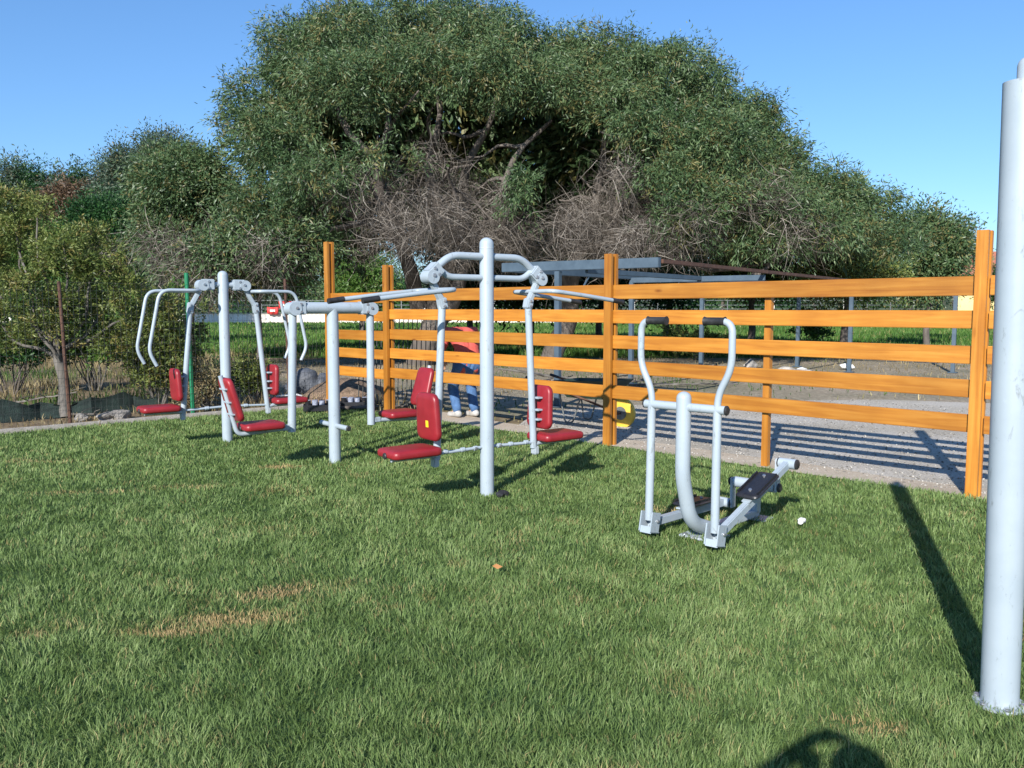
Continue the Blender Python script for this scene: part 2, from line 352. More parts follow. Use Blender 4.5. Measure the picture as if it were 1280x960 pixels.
def blob_dry(px, py, rx, ry, rot=0):      # dry patches seen in the photograph, in metres on the lawn
    g = ground(px, py); dx, dy = x - g.x, y - g.y; c, s_ = math.cos(rot), math.sin(rot)
    u = (dx * c + dy * s_) / rx; v = (-dx * s_ + dy * c) / ry; return np.exp(-(u * u + v * v) * 1.3)
dry = np.zeros(len(x))
for a in ((295, 776, .34, .13, .12), (245, 785, .32, .09, 0), (350, 742, .28, .13, .5), (205, 793, .25, .07, 0), (110, 617, .55, .10, .1), (50, 578, .6, .12, 0), (1100, 915, .13, .06, .1), (1055, 905, .16, .05, 0), (850, 868, .10, .035, 0), (235, 610, .4, .1, 0), (45, 795, .12, .1, 0), (1278, 800, .1, .1, 0), (350, 585, .25, .1, 0), (860, 640, .4, .2, 0)):
    dry = np.maximum(dry, blob_dry(*a) * (1.0 if a[0] in (295, 1100, 350, 205) else .6))
pn = vnoise(x, y, .05, 51) * .5 + vnoise(x, y, .13, 52) * .5
mixv = np.clip((dry * (.95 + 1.1 * pn) - RNG.random(len(x)) * .9) * 1.8, 0, 1)
thin = np.clip((vnoise(x, y, .33, 53) * .6 + vnoise(x, y, .11, 54) * .4 - .70) * 5, 0, 1); mixv = np.maximum(mixv, np.where(RNG.random(len(x)) < thin * .45, .55, 0))
mixv = np.where(RNG.random(len(x)) < .02 + .03 * (big > .62), .6, mixv)
# thatch thinner near the posts' feet is fine; a little dryer far side
Lb = Lb * (1 - .45 * np.clip(dry, 0, 1))
g = blades('lawn_grass', x, y, Lb, Wb, GRASS, lean=.68, tint=tint, mix=mixv, dirn=dirn)
tag(g, 'short mown green lawn grass with dry brown patches around the machines', 'grass', kind='stuff')

# coarse dry grass and weeds beyond the lawn
DRYG = m_leaf('dry_weeds', (.10, .075, .035), (.24, .19, .10), (.42, .35, .20), extra=(.06, .11, .025), trans=.2, rough=.8, spec=.15)
def scatter_box(x0, x1, y0, y1, n): return x0 + RNG.random(n) * (x1 - x0), y0 + RNG.random(n) * (y1 - y0)
X, Y = scatter_box(-22, 18, 8, 32, 150000)
side = (X - PR.x) * FN.x + (Y - PR.y) * FN.y
inl = inpoly(X, Y, LAWN); ing = inpoly(X, Y, GR) | inpoly(X, Y, ST)
den = vnoise(X, Y, .8, 31) * .6 + vnoise(X, Y, 2.5, 32) * .4
ily = inpoly(X, Y, LT); lit_keep = np.where(ily, .25, 1.0)
k = (~inl) & (~ing) & (RNG.random(len(X)) < np.clip((den - .25) * 2.2, 0, 1) * lit_keep) & (Y > 9.5)
X, Y, den = X[k], Y[k], den[k]; ily = ily[k]
tt = np.clip(.5 * RNG.random(len(X)) + .5 * vnoise(X, Y, 1.6, 33), 0, 1)
gm = np.clip((vnoise(X, Y, 2.2, 34) - .50) * 4 + RNG.normal(0, .2, len(X)), 0, 1)
LL = (.07 + .22 * RNG.random(len(X)) ** 2) * np.where(ily, .5, 1.0) * np.where(Y < 12.6, .45, 1)
g = blades('dry_grass', X, Y, LL, .012 + .008 * RNG.random(len(X)), DRYG, lean=.45, tint=tt, mix=gm)
tag(g, 'tall straw-coloured dry grass and weeds beyond the wire fence', 'dry grass', kind='stuff')
FIELDG = m_leaf('field_blades', (.035, .085, .015), (.07, .155, .025), (.16, .25, .06), extra=(.3, .25, .1), trans=.3, rough=.6, spec=.3)
X = (RNG.random(90000) * 2 - 1); Y = 27 + (RNG.random(90000) ** 1.6) * 56; X = X * Y * .72
tt = np.clip(.45 * RNG.random(len(X)) + .55 * vnoise(X, Y, 5, 41), 0, 1)
g = blades('field_grass', X, Y, .16 + .16 * RNG.random(len(X)), .03 + .03 * RNG.random(len(X)) * Y / 30, FIELDG, lean=.4, tint=tt, mix=np.where(RNG.random(len(X)) < .06, .8, 0))
tag(g, 'long bright green grass of the open field beyond the yard', 'field grass', kind='stuff')
# loose stones on the gravel
X = PR.x + RNG.normal(0, 1, 1)[0] * 0; n = 30000
ss = -7 + RNG.random(n) * 13.5; oo = .12 + RNG.random(n) ** 1.2 * 6.5
X = PR.x + FD.x * ss + FN.x * oo; Y = PR.y + FD.y * ss + FN.y * oo
k = inpoly(X, Y, GR); X, Y = X[k], Y[k]; n = len(X); r_ = .004 + .011 * RNG.random(n) ** 2.5
o6 = np.array([[1, 0, 0], [-1, 0, 0], [0, 1, 0], [0, -1, 0], [0, 0, 1], [0, 0, -.4]])
V = o6[None] * (r_[:, None, None] * (.6 + .8 * RNG.random((n, 6, 1)))); th = RNG.random(n) * 6.28
c_, s_ = np.cos(th)[:, None], np.sin(th)[:, None]; V = np.stack([V[:, :, 0] * c_ - V[:, :, 1] * s_, V[:, :, 0] * s_ + V[:, :, 1] * c_, V[:, :, 2] * .7 + .004], 2)
V[:, :, 0] += X[:, None]; V[:, :, 1] += Y[:, None]
T = np.array([[0, 2, 4], [2, 1, 4], [1, 3, 4], [3, 0, 4], [2, 0, 5], [1, 2, 5], [3, 1, 5], [0, 3, 5]])
T = (np.arange(n)[:, None, None] * 6 + T[None]).reshape(-1, 3)
STONE = m_leaf('loose_stone', (.14, .13, .115), (.30, .28, .25), (.46, .44, .40), trans=0, rough=.9, spec=.2)
g = np_mesh('gravel_stones', V.reshape(-1, 3), None, T, np.repeat(RNG.random(n), 6), None, STONE)
tag(g, 'loose grey gravel stones behind the orange fence', 'gravel', kind='stuff')

# ------------------------------------------------------------------ orange wooden fence
fe = empty('wooden_fence', (PR.x, PR.y, 0), math.atan2(FD.y, FD.x))
tag(fe, 'orange stained wooden fence of five horizontal boards between slotted posts', 'fence')
RAILZ = (.585, .862, 1.135, 1.41, 1.675)
def fence_post(s, h, parent, w=.10):
    # FN side is local -y or +y: boards sit at local y=0
    e = MB()
    for sy in (-1, 1): e.box((s, sy * .043, h / 2), (w, .042, h), bev=.004)
    e.box((s, 0, h / 2 - .012), (.035, .046, h - .02))
    return e
def wobj(mb, name, parent, axis='x', c=(0, 0, 0)):
    return mb.build(name, WOOD, parent, ang=30)
def upright(name, s, h, parent, w, post=True):
    """uprights are modelled along local X then stood up, so that the grain follows them"""
    m = MB()
    if post:
        for sy in (-1, 1): m.box((h / 2, sy * .043, 0), (h, .042, w), bev=.004)
        m.box((h / 2 - .012, 0, 0), (h - .024, .046, .035))
    else: m.box((h / 2, .058, 0), (h, .06, .065), bev=.004)
    o = m.build(name, WOOD, parent, ang=30); o.location = (s, 0, 0); o.rotation_euler = (0, -math.pi / 2, 0); return o
sgn = 1 if (Vector((-FD.y, FD.x)).dot(FN) > 0) else -1      # local +y direction relative to the yard side
SP = S_M / 1.0
posts = [(-SP * 2, 2.05), (-SP, 2.08), (0, 2.10), (S_M, 2.08), (S_L, 2.1), (S_C + .02, 2.50)]
for s, h in posts: upright('post', s + (.035 if s == 0 else 0), h, fe, .088 if s == 0 else .098)
for s in (-SP * 1.5, -SP / 2, S_M * .505, s_px(607)):
    o = upright('picket', s, 1.63, fe, .06, post=False)
    if sgn < 0: o.location.y = -.116
for i in range(len(posts) - 1):
    a, b = posts[i][0] + .022, posts[i + 1][0] - .022
    for z in RAILZ:
        m = MB(); m.box((0, 0, 0), (b - a, .032, .142 if z < 1.6 else .152), bev=.004); o = m.build('rail', WOOD, fe, ang=30)
        dz = (-.03 if i == len(posts) - 2 else 0); o.location = ((a + b) / 2, 0, z + dz + random.uniform(-.004, .004)); o.rotation_euler = (0, random.uniform(-.0015, .0015), 0)

# ------------------------------------------------------------------ gym machines
def bolt(parent, p, axis, r=.011, L=.012):
    m = MB(); p = Vector(p); a = Vector(axis); m.tube([p, p + a * L * .5], r * 1.35, 14); m.tube([p + a * L * .5, p + a * L], r, 6)
    return m.build('bolt', CHROME, parent, ang=25)
def cap_ring(parent, p, axis, r, name='end_cap'):
    m = MB(); p = Vector(p); a = Vector(axis); m.tube([p, p + a * .008, p + a * .014], [r * 1.03, r * 1.03, r * .8], 20); return m.build(name, RUBBER, parent)
def knuckle_bracket(parent, sgnx, s, z, tilt, size=(.12, .11, .12)):
    """boxy pivot housing with a round end; returns the object"""
    M = rotm(0, -tilt * sgnx, 0); m = MB(); c = Vector((s * sgnx, 0, z))
    m.box(c, size, M, bev=.010)
    e = c + M @ Vector((sgnx * size[0] * .5, 0, -size[2] * .06))
    m.cyl(e + Vector((0, -size[1] * .56, 0)), e + Vector((0, size[1] * .56, 0)), size[2] * .5, 24)
    o = m.build('pivot_bracket', PAINT, parent)
    for sy in (-1, 1):
        for dx, dz in ((.25, .0), (-.12, .28), (-.12, -.28)):
            q = c + M @ Vector((sgnx * size[0] * (dx + .15), sy * size[1] * (.56 if dx > 0 else .5), size[2] * dz)); bolt(o, q, (0, sy, 0))
    return o

def pad_seat(parent, sg, s0, s1, z, w=.30, t=.062, label=None):
    M = Matrix(((1, 0, 0), (0, 1, 0), (0, 0, 1))); m = MB(); m.pad(((s0 + s1) / 2 * sg, 0, z), M, abs(s1 - s0), w, t, rc=.045)
    o = m.build('seat', RED, parent)
    c = MB(); c.tube([(sg * s0 - sg * .05, 0, z - t / 2 - .02), (sg * (s1 - .05), 0, z - t / 2 - .016)], .018, 14); q = c.build('seat_support', PAINT_DK, parent)
    cap_ring(o, (sg * (s1 - .002), 0, z - .012), (sg, 0, 0), .024)
    return o
def pad_back(parent, sg, s, z0, z1, lean, face, w=.29, t=.055):
    """upright pad: centre line leans by `lean` (top moves outward), padded side towards face (+1 outward)"""
    h = math.hypot(z1 - z0, lean); up = Vector((sg * lean, 0, z1 - z0)).normalized(); nrm = Vector((0, 1, 0)).cross(up)
    if nrm.x * face * sg < 0: nrm = -nrm
    xx = up.cross(nrm); M = Matrix((xx, up, nrm)).transposed()
    m = MB(); c = Vector((sg * s, 0, z0)) + up * h / 2; m.pad(c, M, w, h, t, rc=.06, taper=.14)
    o = m.build('backrest', RED, parent); return o, c, M

# ---- machine 1: pull-down station -------------------------------------------------
A0 = ground(609, 619)
ma = empty('pull_down_machine', (A0.x, A0.y, 0), R(37))
tag(ma, 'tall grey pull-down machine with oval crossbar, two hanging red seats and long straight handles', 'gym machine')
m = MB(); m.tube([(0, 0, -.1), (0, 0, 2.0)], .056, 28, dome=.9); m.build('post', PAINT, ma)
m = MB(); m.tube([(0, 0, 1.965), (0, 0, 1.972)], .0575, 28); m.build('post_collar', PAINT_DK, ma)
cb = MB()
for sg in (-1, 1):
    cb.tube(fillet([(sg * .04, 0, 1.90), (sg * .34, 0, 1.90), (sg * .47, 0, 1.80)], .10), .029, 16)
    cb.tube(fillet([(sg * .04, 0, 1.735), (sg * .36, 0, 1.735), (sg * .45, 0, 1.80)], .07), .025, 16)
cb.build('crossbar', PAINT, ma)
for sg in (-1, 1):
    knuckle_bracket(ma, sg, .485, 1.775, -R(42), (.11, .10, .105))
    h = MB(); h.box((sg * .47, 0, 1.64), (.045, .055, .20), rotm(0, sg * R(30), 0), bev=.008)
    h.box((sg * .415, 0, 1.535), (.062, .070, .085), rotm(0, sg * R(12), 0), bev=.008)
    h.tube([(sg * .415, 0, 1.53), (sg * .475, 0, .34)], .029, 18)
    ha = h.build('hanger_arm', PAINT, ma)
    for dz in (.02, -.02): bolt(ha, (sg * .415, -.035, 1.535 + dz), (0, -1, 0), .008)
    # U shaped handle frame, arms reaching outward over the seat
    hb = MB(); zc = 1.635
    hb.tube(fillet([(sg * 1.22, -.27, zc - .085), (sg * .80, -.27, zc - .035), (sg * .455, -.27, zc), (sg * .455, .27, zc), (sg * .80, .27, zc - .035), (sg * 1.22, .27, zc - .085)], .07), .0175, 14)
    ho = hb.build('handle', PAINT, ma)
    for sy in (-1, 1):
        gr = MB(); a = Vector((sg * 1.10, sy * .27, zc - .069)); b = Vector((sg * 1.225, sy * .27, zc - .086)); gr.tube([a, b], .021, 14)
        gr.build('grip', RUBBER, ho)
    so = pad_seat(ma, sg, .50, .92, .425)
    bo, c, M = pad_back(ma, sg, .535, .50, .86, .02, 1)
    if sg < 0:
        st = MB(); q = c + M @ Vector((.03, -.05, .0345)); st.box(q, (.035, .05, .003), M); st.build('sticker', YELLOWST, bo)
    for zz in (.58, .66, .76):
        br = MB(); br.box((sg * .495, 0, zz), (.05, .13, .016), bev=.003); br.build('pad_strap', PAINT, ma)
    br = MB()
    br.tube(fillet([(sg * .475, 0, .36), (sg * .50, .0, .37), (sg * .56, 0, .385)], .03), .02, 12)
    br.build('seat_bracket', PAINT, ma)
    lr = MB(); lr.tube([(sg * .05, 0, .395), (sg * .47, 0, .385)], .013, 12)
    for q in (.10, .22, .38): lr.tube([(sg * q, 0, .394), (sg * (q + .03), 0, .393)], .019, 12)
    l = lr.build('link_rod', PAINT, ma); bolt(l, (sg * .12, -.018, .394), (0, -1, 0), .009)
    ft = MB(); ft.box((sg * .49, 0, .32), (.05, .06, .07), bev=.008); ft.build('arm_foot', PAINT_DK, ma)

# ---- machine 2: leg press ---------------------------------------------------------
B0 = ground(419, 578)
mb_ = empty('leg_press_machine', (B0.x, B0.y, 0), R(38))
tag(mb_, 'grey T-shaped leg press with a short foot bar, standing between two taller machines', 'gym machine')
m = MB(); m.tube([(0, 0, -.1), (0, 0, 1.49)], .056, 28); m.build('post', PAINT, mb_)
m = MB(); m.tube([(-.33, 0, 1.50), (.33, 0, 1.50)], .056, 24); m.build('crossbar', PAINT, mb_)
m = MB(); m.tube([(0, -.29, .365), (0, .29, .365)], .024, 18); fo = m.build('foot_bar', PAINT, mb_)
for sy in (-1, 1): cap_ring(fo, (0, sy * .288, .365), (0, sy, 0), .025)
for sg in (-1, 1):
    knuckle_bracket(mb_, sg, .345, 1.50, 0, (.115, .12, .125))
    h = MB(); bz = .34; bx = .44 if sg < 0 else .40
    h.tube([(sg * .405, 0, 1.47), (sg * bx, 0, bz)], .038, 20); h.build('hanger_arm', PAINT, mb_)
    pad_seat(mb_, sg, .55, .93, .425, .30)
    fr = MB(); fr.tube(fillet([(sg * bx, 0, .38), (sg * .60, 0, .375), (sg * .96, 0, .36), (sg * 1.10, 0, .90)], .06), .021, 14)
    fr.box((sg * (bx + .05), 0, .385), (.10, .05, .05), bev=.006)
    for zz in (.55, .66, .78):
        fr.box((sg * (1.0 + (zz - .5) * .27), 0, zz), (.03, .14, .015), bev=.003)
    fr.build('seat_frame', PAINT, mb_)
    pad_back(mb_, sg, .955, .49, .88, .11, -1)

# ---- machine 3: chest press -------------------------------------------------------
C0 = ground(284.5, 552)
mc = empty('chest_press_machine', (C0.x, C0.y, 0), R(38))
tag(mc, 'grey chest press with four curved downward handles and red seats, beside the green post', 'gym machine')
m = MB(); m.tube([(0, 0, -.1), (0, 0, 1.86)], .056, 28, dome=.9); m.build('post', PAINT, mc)
m = MB(); m.tube([(-.14, 0, 1.755), (.14, 0, 1.755)], .03, 20); m.build('crossbar', PAINT, mc)
for sg in (-1, 1):
    knuckle_bracket(mc, sg, .17, 1.755, 0, (.13, .11, .12))
    h = MB(); h.box((sg * .30, 0, 1.62), (.045, .055, .22), rotm(0, -sg * R(30), 0), bev=.008)
    h.box((sg * .365, 0, 1.50), (.062, .07, .12), rotm(0, -sg * R(8), 0), bev=.008)
    h.tube([(sg * .37, 0, 1.48), (sg * .48, 0, .34)], .029, 18); ha = h.build('hanger_arm', PAINT, mc)
    for dz in (.03, -.03): bolt(ha, (sg * .365, -.035, 1.50 + dz), (0, -1, 0), .009)
    hb = MB(); zc = 1.685
    hb.tube(fillet([(sg * .80, -.23, .90), (sg * .875, -.23, 1.05), (sg * .745, -.23, zc), (sg * .31, -.23, zc), (sg * .31, .23, zc), (sg * .745, .23, zc), (sg * .875, .23, 1.05), (sg * .80, .23, .90)], .11, 8), .0185, 14)
    ho = hb.build('handle', PAINT, mc)
    for sy in (-1, 1): cap_ring(ho, (sg * .80, sy * .23, .90), Vector((-sg * .45, 0, -.89)), .018)
    pad_seat(mc, sg, .53, .93, .425)
    pad_back(mc, sg, .535, .50, .85, .02, 1)
    for zz in (.58, .66, .76):
        br = MB(); br.box((sg * .495, 0, zz), (.05, .13, .016), bev=.003); br.build('pad_strap', PAINT, mc)
    br = MB()
    br.tube([(sg * .47, 0, .36), (sg * .57, 0, .385)], .02, 12); br.build('seat_bracket', PAINT, mc)
    lr = MB(); lr.tube([(sg * .05, 0, .40), (sg * .48, 0, .385)], .013, 12); lr.tube([(sg * .2, 0, .395), (sg * .24, 0, .394)], .02, 12); lr.build('link_rod', PAINT, mc)
    ft = MB(); ft.box((sg * .485, 0, .32), (.05, .06, .07), bev=.008); ft.build('arm_foot', PAINT_DK, mc)

# ---- machine 4: elliptical walker -------------------------------------------------
me_ = empty('elliptical_walker', (1.072, 5.36, 0), R(-43))
tag(me_, 'grey outdoor elliptical walker with black pedals, black hand grips and a curved J-shaped post', 'gym machine')
m = MB(); m.tube(fillet([(0, .34, .05), (0, .10, .13), (0, 0, .45), (0, 0, .60)], .30, 12) + [Vector((0, 0, .94))], .047, 28, dome=.9); m.build('post', PAINT, me_)
m = MB(); m.tube([(-.285, 0, .885), (.295, 0, .885)], .027, 20); cbo = m.build('crossbar', PAINT, me_)
cap_ring(cbo, (.293, 0, .885), (1, 0, 0), .029); cap_ring(cbo, (-.283, 0, .885), (-1, 0, 0), .027)
for sg in (-1, 1):
    a = MB(); a.tube(fillet([(sg * .24, -.01, .14), (sg * .235, 0, .97), (sg * .325, 0, 1.14), (sg * .325, 0, 1.42), (sg * .15, 0, 1.42)], .075, 8), [.0245] * 1 + [.0215] * (4 * 0) if False else .0215, 16)
    a.tube([(sg * .24, -.01, .13), (sg * .236, 0, .90)], .0265, 18)
    ar = a.build('swing_arm', PAINT, me_)
    gp = MB(); gp.tube([(sg * .275, 0, 1.42), (sg * .262, 0, 1.42), (sg * .15, 0, 1.42), (sg * .135, 0, 1.42)], [.029, .024, .024, .029], 16)
    gp.build('grip', RUBBER, ar)
    # U bracket at the foot of the arm
    b = MB(); Mx = rotm(R(-12), 0, 0)
    for dx in (-.042, .042): b.box((sg * .24 + dx, .0, .115), (.008, .10, .13), Mx, bev=.002)
    b.box((sg * .24, -.045, .072), (.086, .008, .045), Mx, bev=.002); b.box((sg * .24, .045, .105), (.086, .008, .12), Mx, bev=.002); b.box((sg * .24, .0, .05), (.086, .10, .01), Mx, bev=.002)
    bo = b.build('arm_bracket', PAINT, me_)
    for dx in (-1, 1): bolt(bo, (sg * .24 + dx * .047, .02, .12), (dx, 0, 0), .009)
    pz = .43 if sg > 0 else .085; pinp = Vector((sg * .245, .96, pz)); st = Vector((sg * .24, .02, .105))
    f = MB(); dv = (pinp - st); L = dv.length; ang = math.atan2(dv.z, dv.y); Mf = rotm(ang, 0, 0)
    f.box((st + pinp) / 2, (.045, L, .055), Mf, bev=.006); f.tube([pinp + Vector((-.06, 0, 0)), pinp + Vector((.06, 0, 0))], .036, 22)
    f.box((st + pinp) / 2 + Vector((0, .02, .04)) , (.06, .30, .012), Mf, bev=.003)
    fo = f.build('foot_beam', PAINT, me_); cap_ring(fo, pinp + Vector((.06, 0, 0)), (1, 0, 0), .034); cap_ring(fo, pinp - Vector((.06, 0, 0)), (-1, 0, 0), .034)
    pd = MB(); c = st + dv * .56 + Mf @ Vector((0, 0, .060)); pd.pad(c, Mf, .165, .34, .03, rc=.035, crown=.0)
    for rr in (-.068, .068): pd.box(c + Mf @ Vector((rr, 0, .02)), (.012, .28, .014), Mf, bev=.003)
    po = pd.build('pedal', PLASTIC, me_)
    for yy in (-.1, .1): bolt(po, c + Mf @ Vector((0, yy, .016)), Mf @ Vector((0, 0, 1)), .009)
    ck = MB(); hp = Vector((sg * .165, .96, .25)); dd = pinp - hp; ck.box(Vector((sg * .17, .96, (pz + .25) / 2)), (.022, .055, abs(pz - .25) + .06), bev=.006)
    ck.build('crank', PAINT_DK, me_)
m = MB(); m.tube([(-.155, .96, .25), (.155, .96, .25)], .038, 24); hb = m.build('hub', PAINT, me_); cap_ring(hb, (.183, .96, .25), (1, 0, 0), .031); cap_ring(hb, (-.183, .96, .25), (-1, 0, 0), .031)
m = MB(); m.box((0, .62, .045), (.07, .72, .05), bev=.006); m.box((0, .96, .14), (.07, .07, .19), bev=.006); m.box((0, .28, .012), (.26, .22, .014), bev=.003); m.box((0, .96, .012), (.22, .16, .014), bev=.003)
bf = m.build('base_frame', PAINT_DK, me_)
for dx in (-.1, .1):
    for dy in (.2, .36): bolt(bf, (dx, dy, .019), (0, 0, 1), .011)

# ---- right-hand post ---------------------------------------------------------------
D0 = ground(1249, 882)
pr = empty('tall_post', (D0.x, D0.y, 0), R(20)); pr.rotation_euler.y = R(-.9)
tag(pr, 'thick pale grey steel post nearest the camera, a thin tube rising from its top', 'gym post')
ztop = at(1268, 103, D0.y).z
m = MB(); m.tube([(0, 0, -.05), (0, 0, ztop)], .066, 40); m.build('post_tube', PAINT, pr)
m = MB(); m.tube([(0.018, 0, ztop - .02), (0.018, 0, ztop + .055)], .034, 28, dome=1.0); m.build('inner_tube', PAINT, pr)
m = MB(); m.tube([(0, 0, .006), (0, 0, .016)], .092, 40); fl = m.build('base_flange', PAINT, pr)
for a in range(6): bolt(fl, (.080 * math.cos(a * 1.047), .080 * math.sin(a * 1.047), .016), (0, 0, 1), .009)

#@@PART2
# ------------------------------------------------------------------ people (built as one fused skin surface)
def fuse(name, mb, mat, voxel, parent=None, smooth=4, wrinkle=0.0, disp_seed=1):
    me = bpy.data.meshes.new(name); me.from_pydata(mb.v, [], mb.f); o = bpy.data.objects.new(name, me); COL.objects.link(o)
    md = o.modifiers.new('r', 'REMESH'); md.mode = 'VOXEL'; md.voxel_size = voxel; md.use_smooth_shade = True
    s = o.modifiers.new('s', 'SMOOTH'); s.factor = .5; s.iterations = smooth
    dg = bpy.context.evaluated_depsgraph_get(); nm = bpy.data.meshes.new_from_object(o.evaluated_get(dg)); bpy.data.objects.remove(o); nm.name = name
    if wrinkle:
        for v in nm.vertices:
            c = v.co; w = math.sin(c.z * 46 + 9 * math.sin(c.x * 11 + disp_seed) + 5 * math.cos(c.y * 13)) ; v.co += v.normal * wrinkle * w * (.5 + .5 * math.sin(c.x * 17 + c.y * 23))
    nm.materials.clear(); nm.polygons.foreach_set('use_smooth', [True] * len(nm.polygons)); return link_mesh(name, nm, mat, parent)
SKIN = m_noise('skin', (.42, .23, .15), (.52, .30, .20), scale=12, rough=.55)
HAIRM = m_noise('dark_hair', (.02, .014, .01), (.05, .035, .025), scale=60, rough=.6, bump=.5, bscale=200)
JEANS = m_noise('blue_denim', (.035, .085, .19), (.075, .16, .32), scale=14, rough=.85, bump=.3, bscale=200)
SHIRT = m_noise('red_shirt_cloth', (.48, .07, .055), (.58, .10, .075), scale=6, rough=.85, bump=.2, bscale=120)
TSH = m_noise('grey_shirt_cloth', (.12, .13, .15), (.18, .19, .21), scale=6, rough=.9)
SHOEM = m_noise('grey_trainers', (.30, .29, .27), (.5, .48, .45), scale=20, rough=.7)
EYEW = m_noise('eye_white', (.7, .7, .68), (.8, .8, .78), rough=.2)
def make_person(loc, rz, J, label, shirtmat, hairlen=.0):
    """J: dict of joints in the local frame, the person faces +Y"""
    J = {k: Vector(v) for k, v in J.items()}
    p = empty('person', loc, rz); tag(p, label, 'person')
    b = MB(); c = MB(); t = MB(); sh = MB()
    hip = (J['hipL'] + J['hipR']) / 2; shd = (J['shL'] + J['shR']) / 2; up = (shd - hip).normalized()
    mid = (hip + shd) / 2 + J.get('bow', Vector((0, 0, 0)))
    side = (J['shR'] - J['shL']).normalized()
    for k in (-1, 1):
        b.capsule(hip + side * k * .07, mid + side * k * .05, .105, .10); b.capsule(mid + side * k * .05, shd + side * k * .07 - up * .05, .10, .105)
        c.capsule(hip + side * k * .075 + up * .02, mid + side * k * .055, .125, .118); c.capsule(mid + side * k * .055, shd + side * k * .08 - up * .05, .118, .118)
    b.capsule(J['shL'], J['shR'], .06, .06); c.capsule(J['shL'], J['shR'], .072, .072)
    hd = J['head']; hu = J.get('hup', Vector((0, 0, 1))).normalized(); hf = J.get('hface', Vector((0, 1, 0))).normalized(); hs = hf.cross(hu)
    b.capsule(shd, hd - hu * .06, .062, .052)
    b.capsule(hd + hu * .035 - hf * .012, hd - hu * .015 + hf * .0, .092, .080); b.capsule(hd - hu * .05 + hf * .02, hd - hu * .085 + hf * .045, .062, .040)
    b.capsule(hd + hf * .082 + hu * .005, hd + hf * .103 - hu * .028, .011, .017, 10)                          # nose
    for k in (-1, 1):
        b.capsule(hd + hs * k * .084 + hu * .012, hd + hs * k * .088 - hu * .025, .014, .009, 8)                # ears
        b.capsule(hd + hf * .080 + hu * .034 + hs * k * .018, hd + hf * .070 + hu * .034 + hs * k * .05, .013, .012, 8)   # brow
    b.capsule(hd + hf * .078 - hu * .058 - hs * .02, hd + hf * .078 - hu * .058 + hs * .02, .010, .010, 8)      # lips
    for sd in 'LR':
        s_, e, w, h, kn, an = (J[q + sd] for q in ('sh', 'el', 'wr', 'hip', 'kn', 'an'))
        b.capsule(s_, e, .050, .040); b.capsule(e, w, .040, .026)
        c.capsule(s_, s_ + (e - s_) * .8, .068, .060)
        b.capsule(h, kn, .085, .055); b.capsule(kn, an, .055, .036)
        t.capsule(h + Vector((0, 0, .03)), kn, .108, .076); t.capsule(kn, an + Vector((0, 0, .03)), .076, .064)
        fd = J.get('toe', Vector((0, 1, 0))).normalized(); b.capsule(an, an + fd * .12 - Vector((0, 0, .035)), .036, .025)
        sh.capsule(an - Vector((0, 0, .035)) - fd * .045, an + fd * .17 - Vector((0, 0, .055)), .045, .038)
        sh.capsule(an - Vector((0, 0, .005)) - fd * .01, an - Vector((0, 0, .04)) + fd * .05, .047, .045)
        # hand
        hdv = J.get('hd' + sd, (w - e)).normalized(); pn = J.get('pn' + sd, Vector((0, 0, 1))).normalized(); ps = hdv.cross(pn).normalized()
        for q in (-.024, -.008, .008, .024): b.capsule(w + ps * q * .6, w + hdv * .085 + ps * q, .016, .013, 8)
        for q, ln in ((-.028, .062), (-.010, .075), (.009, .080), (.027, .070)):
            f0 = w + hdv * .085 + ps * q; f1 = f0 + (hdv - pn * .45).normalized() * ln * .5; f2 = f1 + (hdv * .55 - pn).normalized() * ln * .5
            b.capsule(f0, f1, .0095, .0085, 8); b.capsule(f1, f2, .0085, .0072, 8)
        tdir = 1 if J.get('thumb' + sd, Vector((1, 0, 0))).dot(ps) > 0 else -1
        t0 = w + hdv * .03 + ps * tdir * .022; t1 = t0 + (hdv * .6 + ps * tdir * .8).normalized() * .04; b.capsule(t0, t1, .013, .010, 8); b.capsule(t1, t1 + (hdv * .9 + ps * tdir * .1 - pn * .5).normalized() * .03, .010, .008, 8)
    t.capsule(J['hipL'] + Vector((0, 0, .03)), J['hipR'] + Vector((0, 0, .03)), .118, .118); t.capsule(hip, hip + up * .1, .12, .125)
    body = fuse('body', b, SKIN, .0075, p, 3)
    fuse('shirt', c, shirtmat, .012, p, 6, .004); fuse('trousers', t, JEANS, .012, p, 6, .005, 3); fuse('shoes', sh, SHOEM, .010, p, 3)
    hb = MB(); hb.ball(hd + hu * .048 - hf * .025, .098, 14, (1.0, 1.06, 1.0)); hb.ball(hd - hu * .0 - hf * .045, .082, 12)
    fuse('hair', hb, HAIRM, .009, p, 2, .002)
    for k in (-1, 1):
        m = MB(); m.ball(hd + hf * .0795 + hu * .012 + hs * k * .032, .0125, 12); m.build('eye', EYEW, p)
    return p
# worker bending behind the fence
wf = ground(582, 522)
make_person((wf.x, wf.y + .05, 0), R(25), dict(hipL=(-.10, -.08, .70), hipR=(.10, -.08, .70), knL=(-.13, .16, .42), knR=(.13, .14, .43), anL=(-.13, .0, .09), anR=(.12, -.02, .09),
    shL=(-.19, .16, 1.17), shR=(.19, .16, 1.17), bow=(0, -.08, .04), head=(0, .38, 1.10), hface=(0, .4, -.9), hup=(0, .9, .4), elL=(-.26, .26, .90), elR=(.26, .27, .90), wrL=(-.16, .46, .74), wrR=(.16, .47, .74), toe=(-.25, 1, 0)),
    'person in red shirt and blue jeans stooping behind the orange fence', SHIRT)
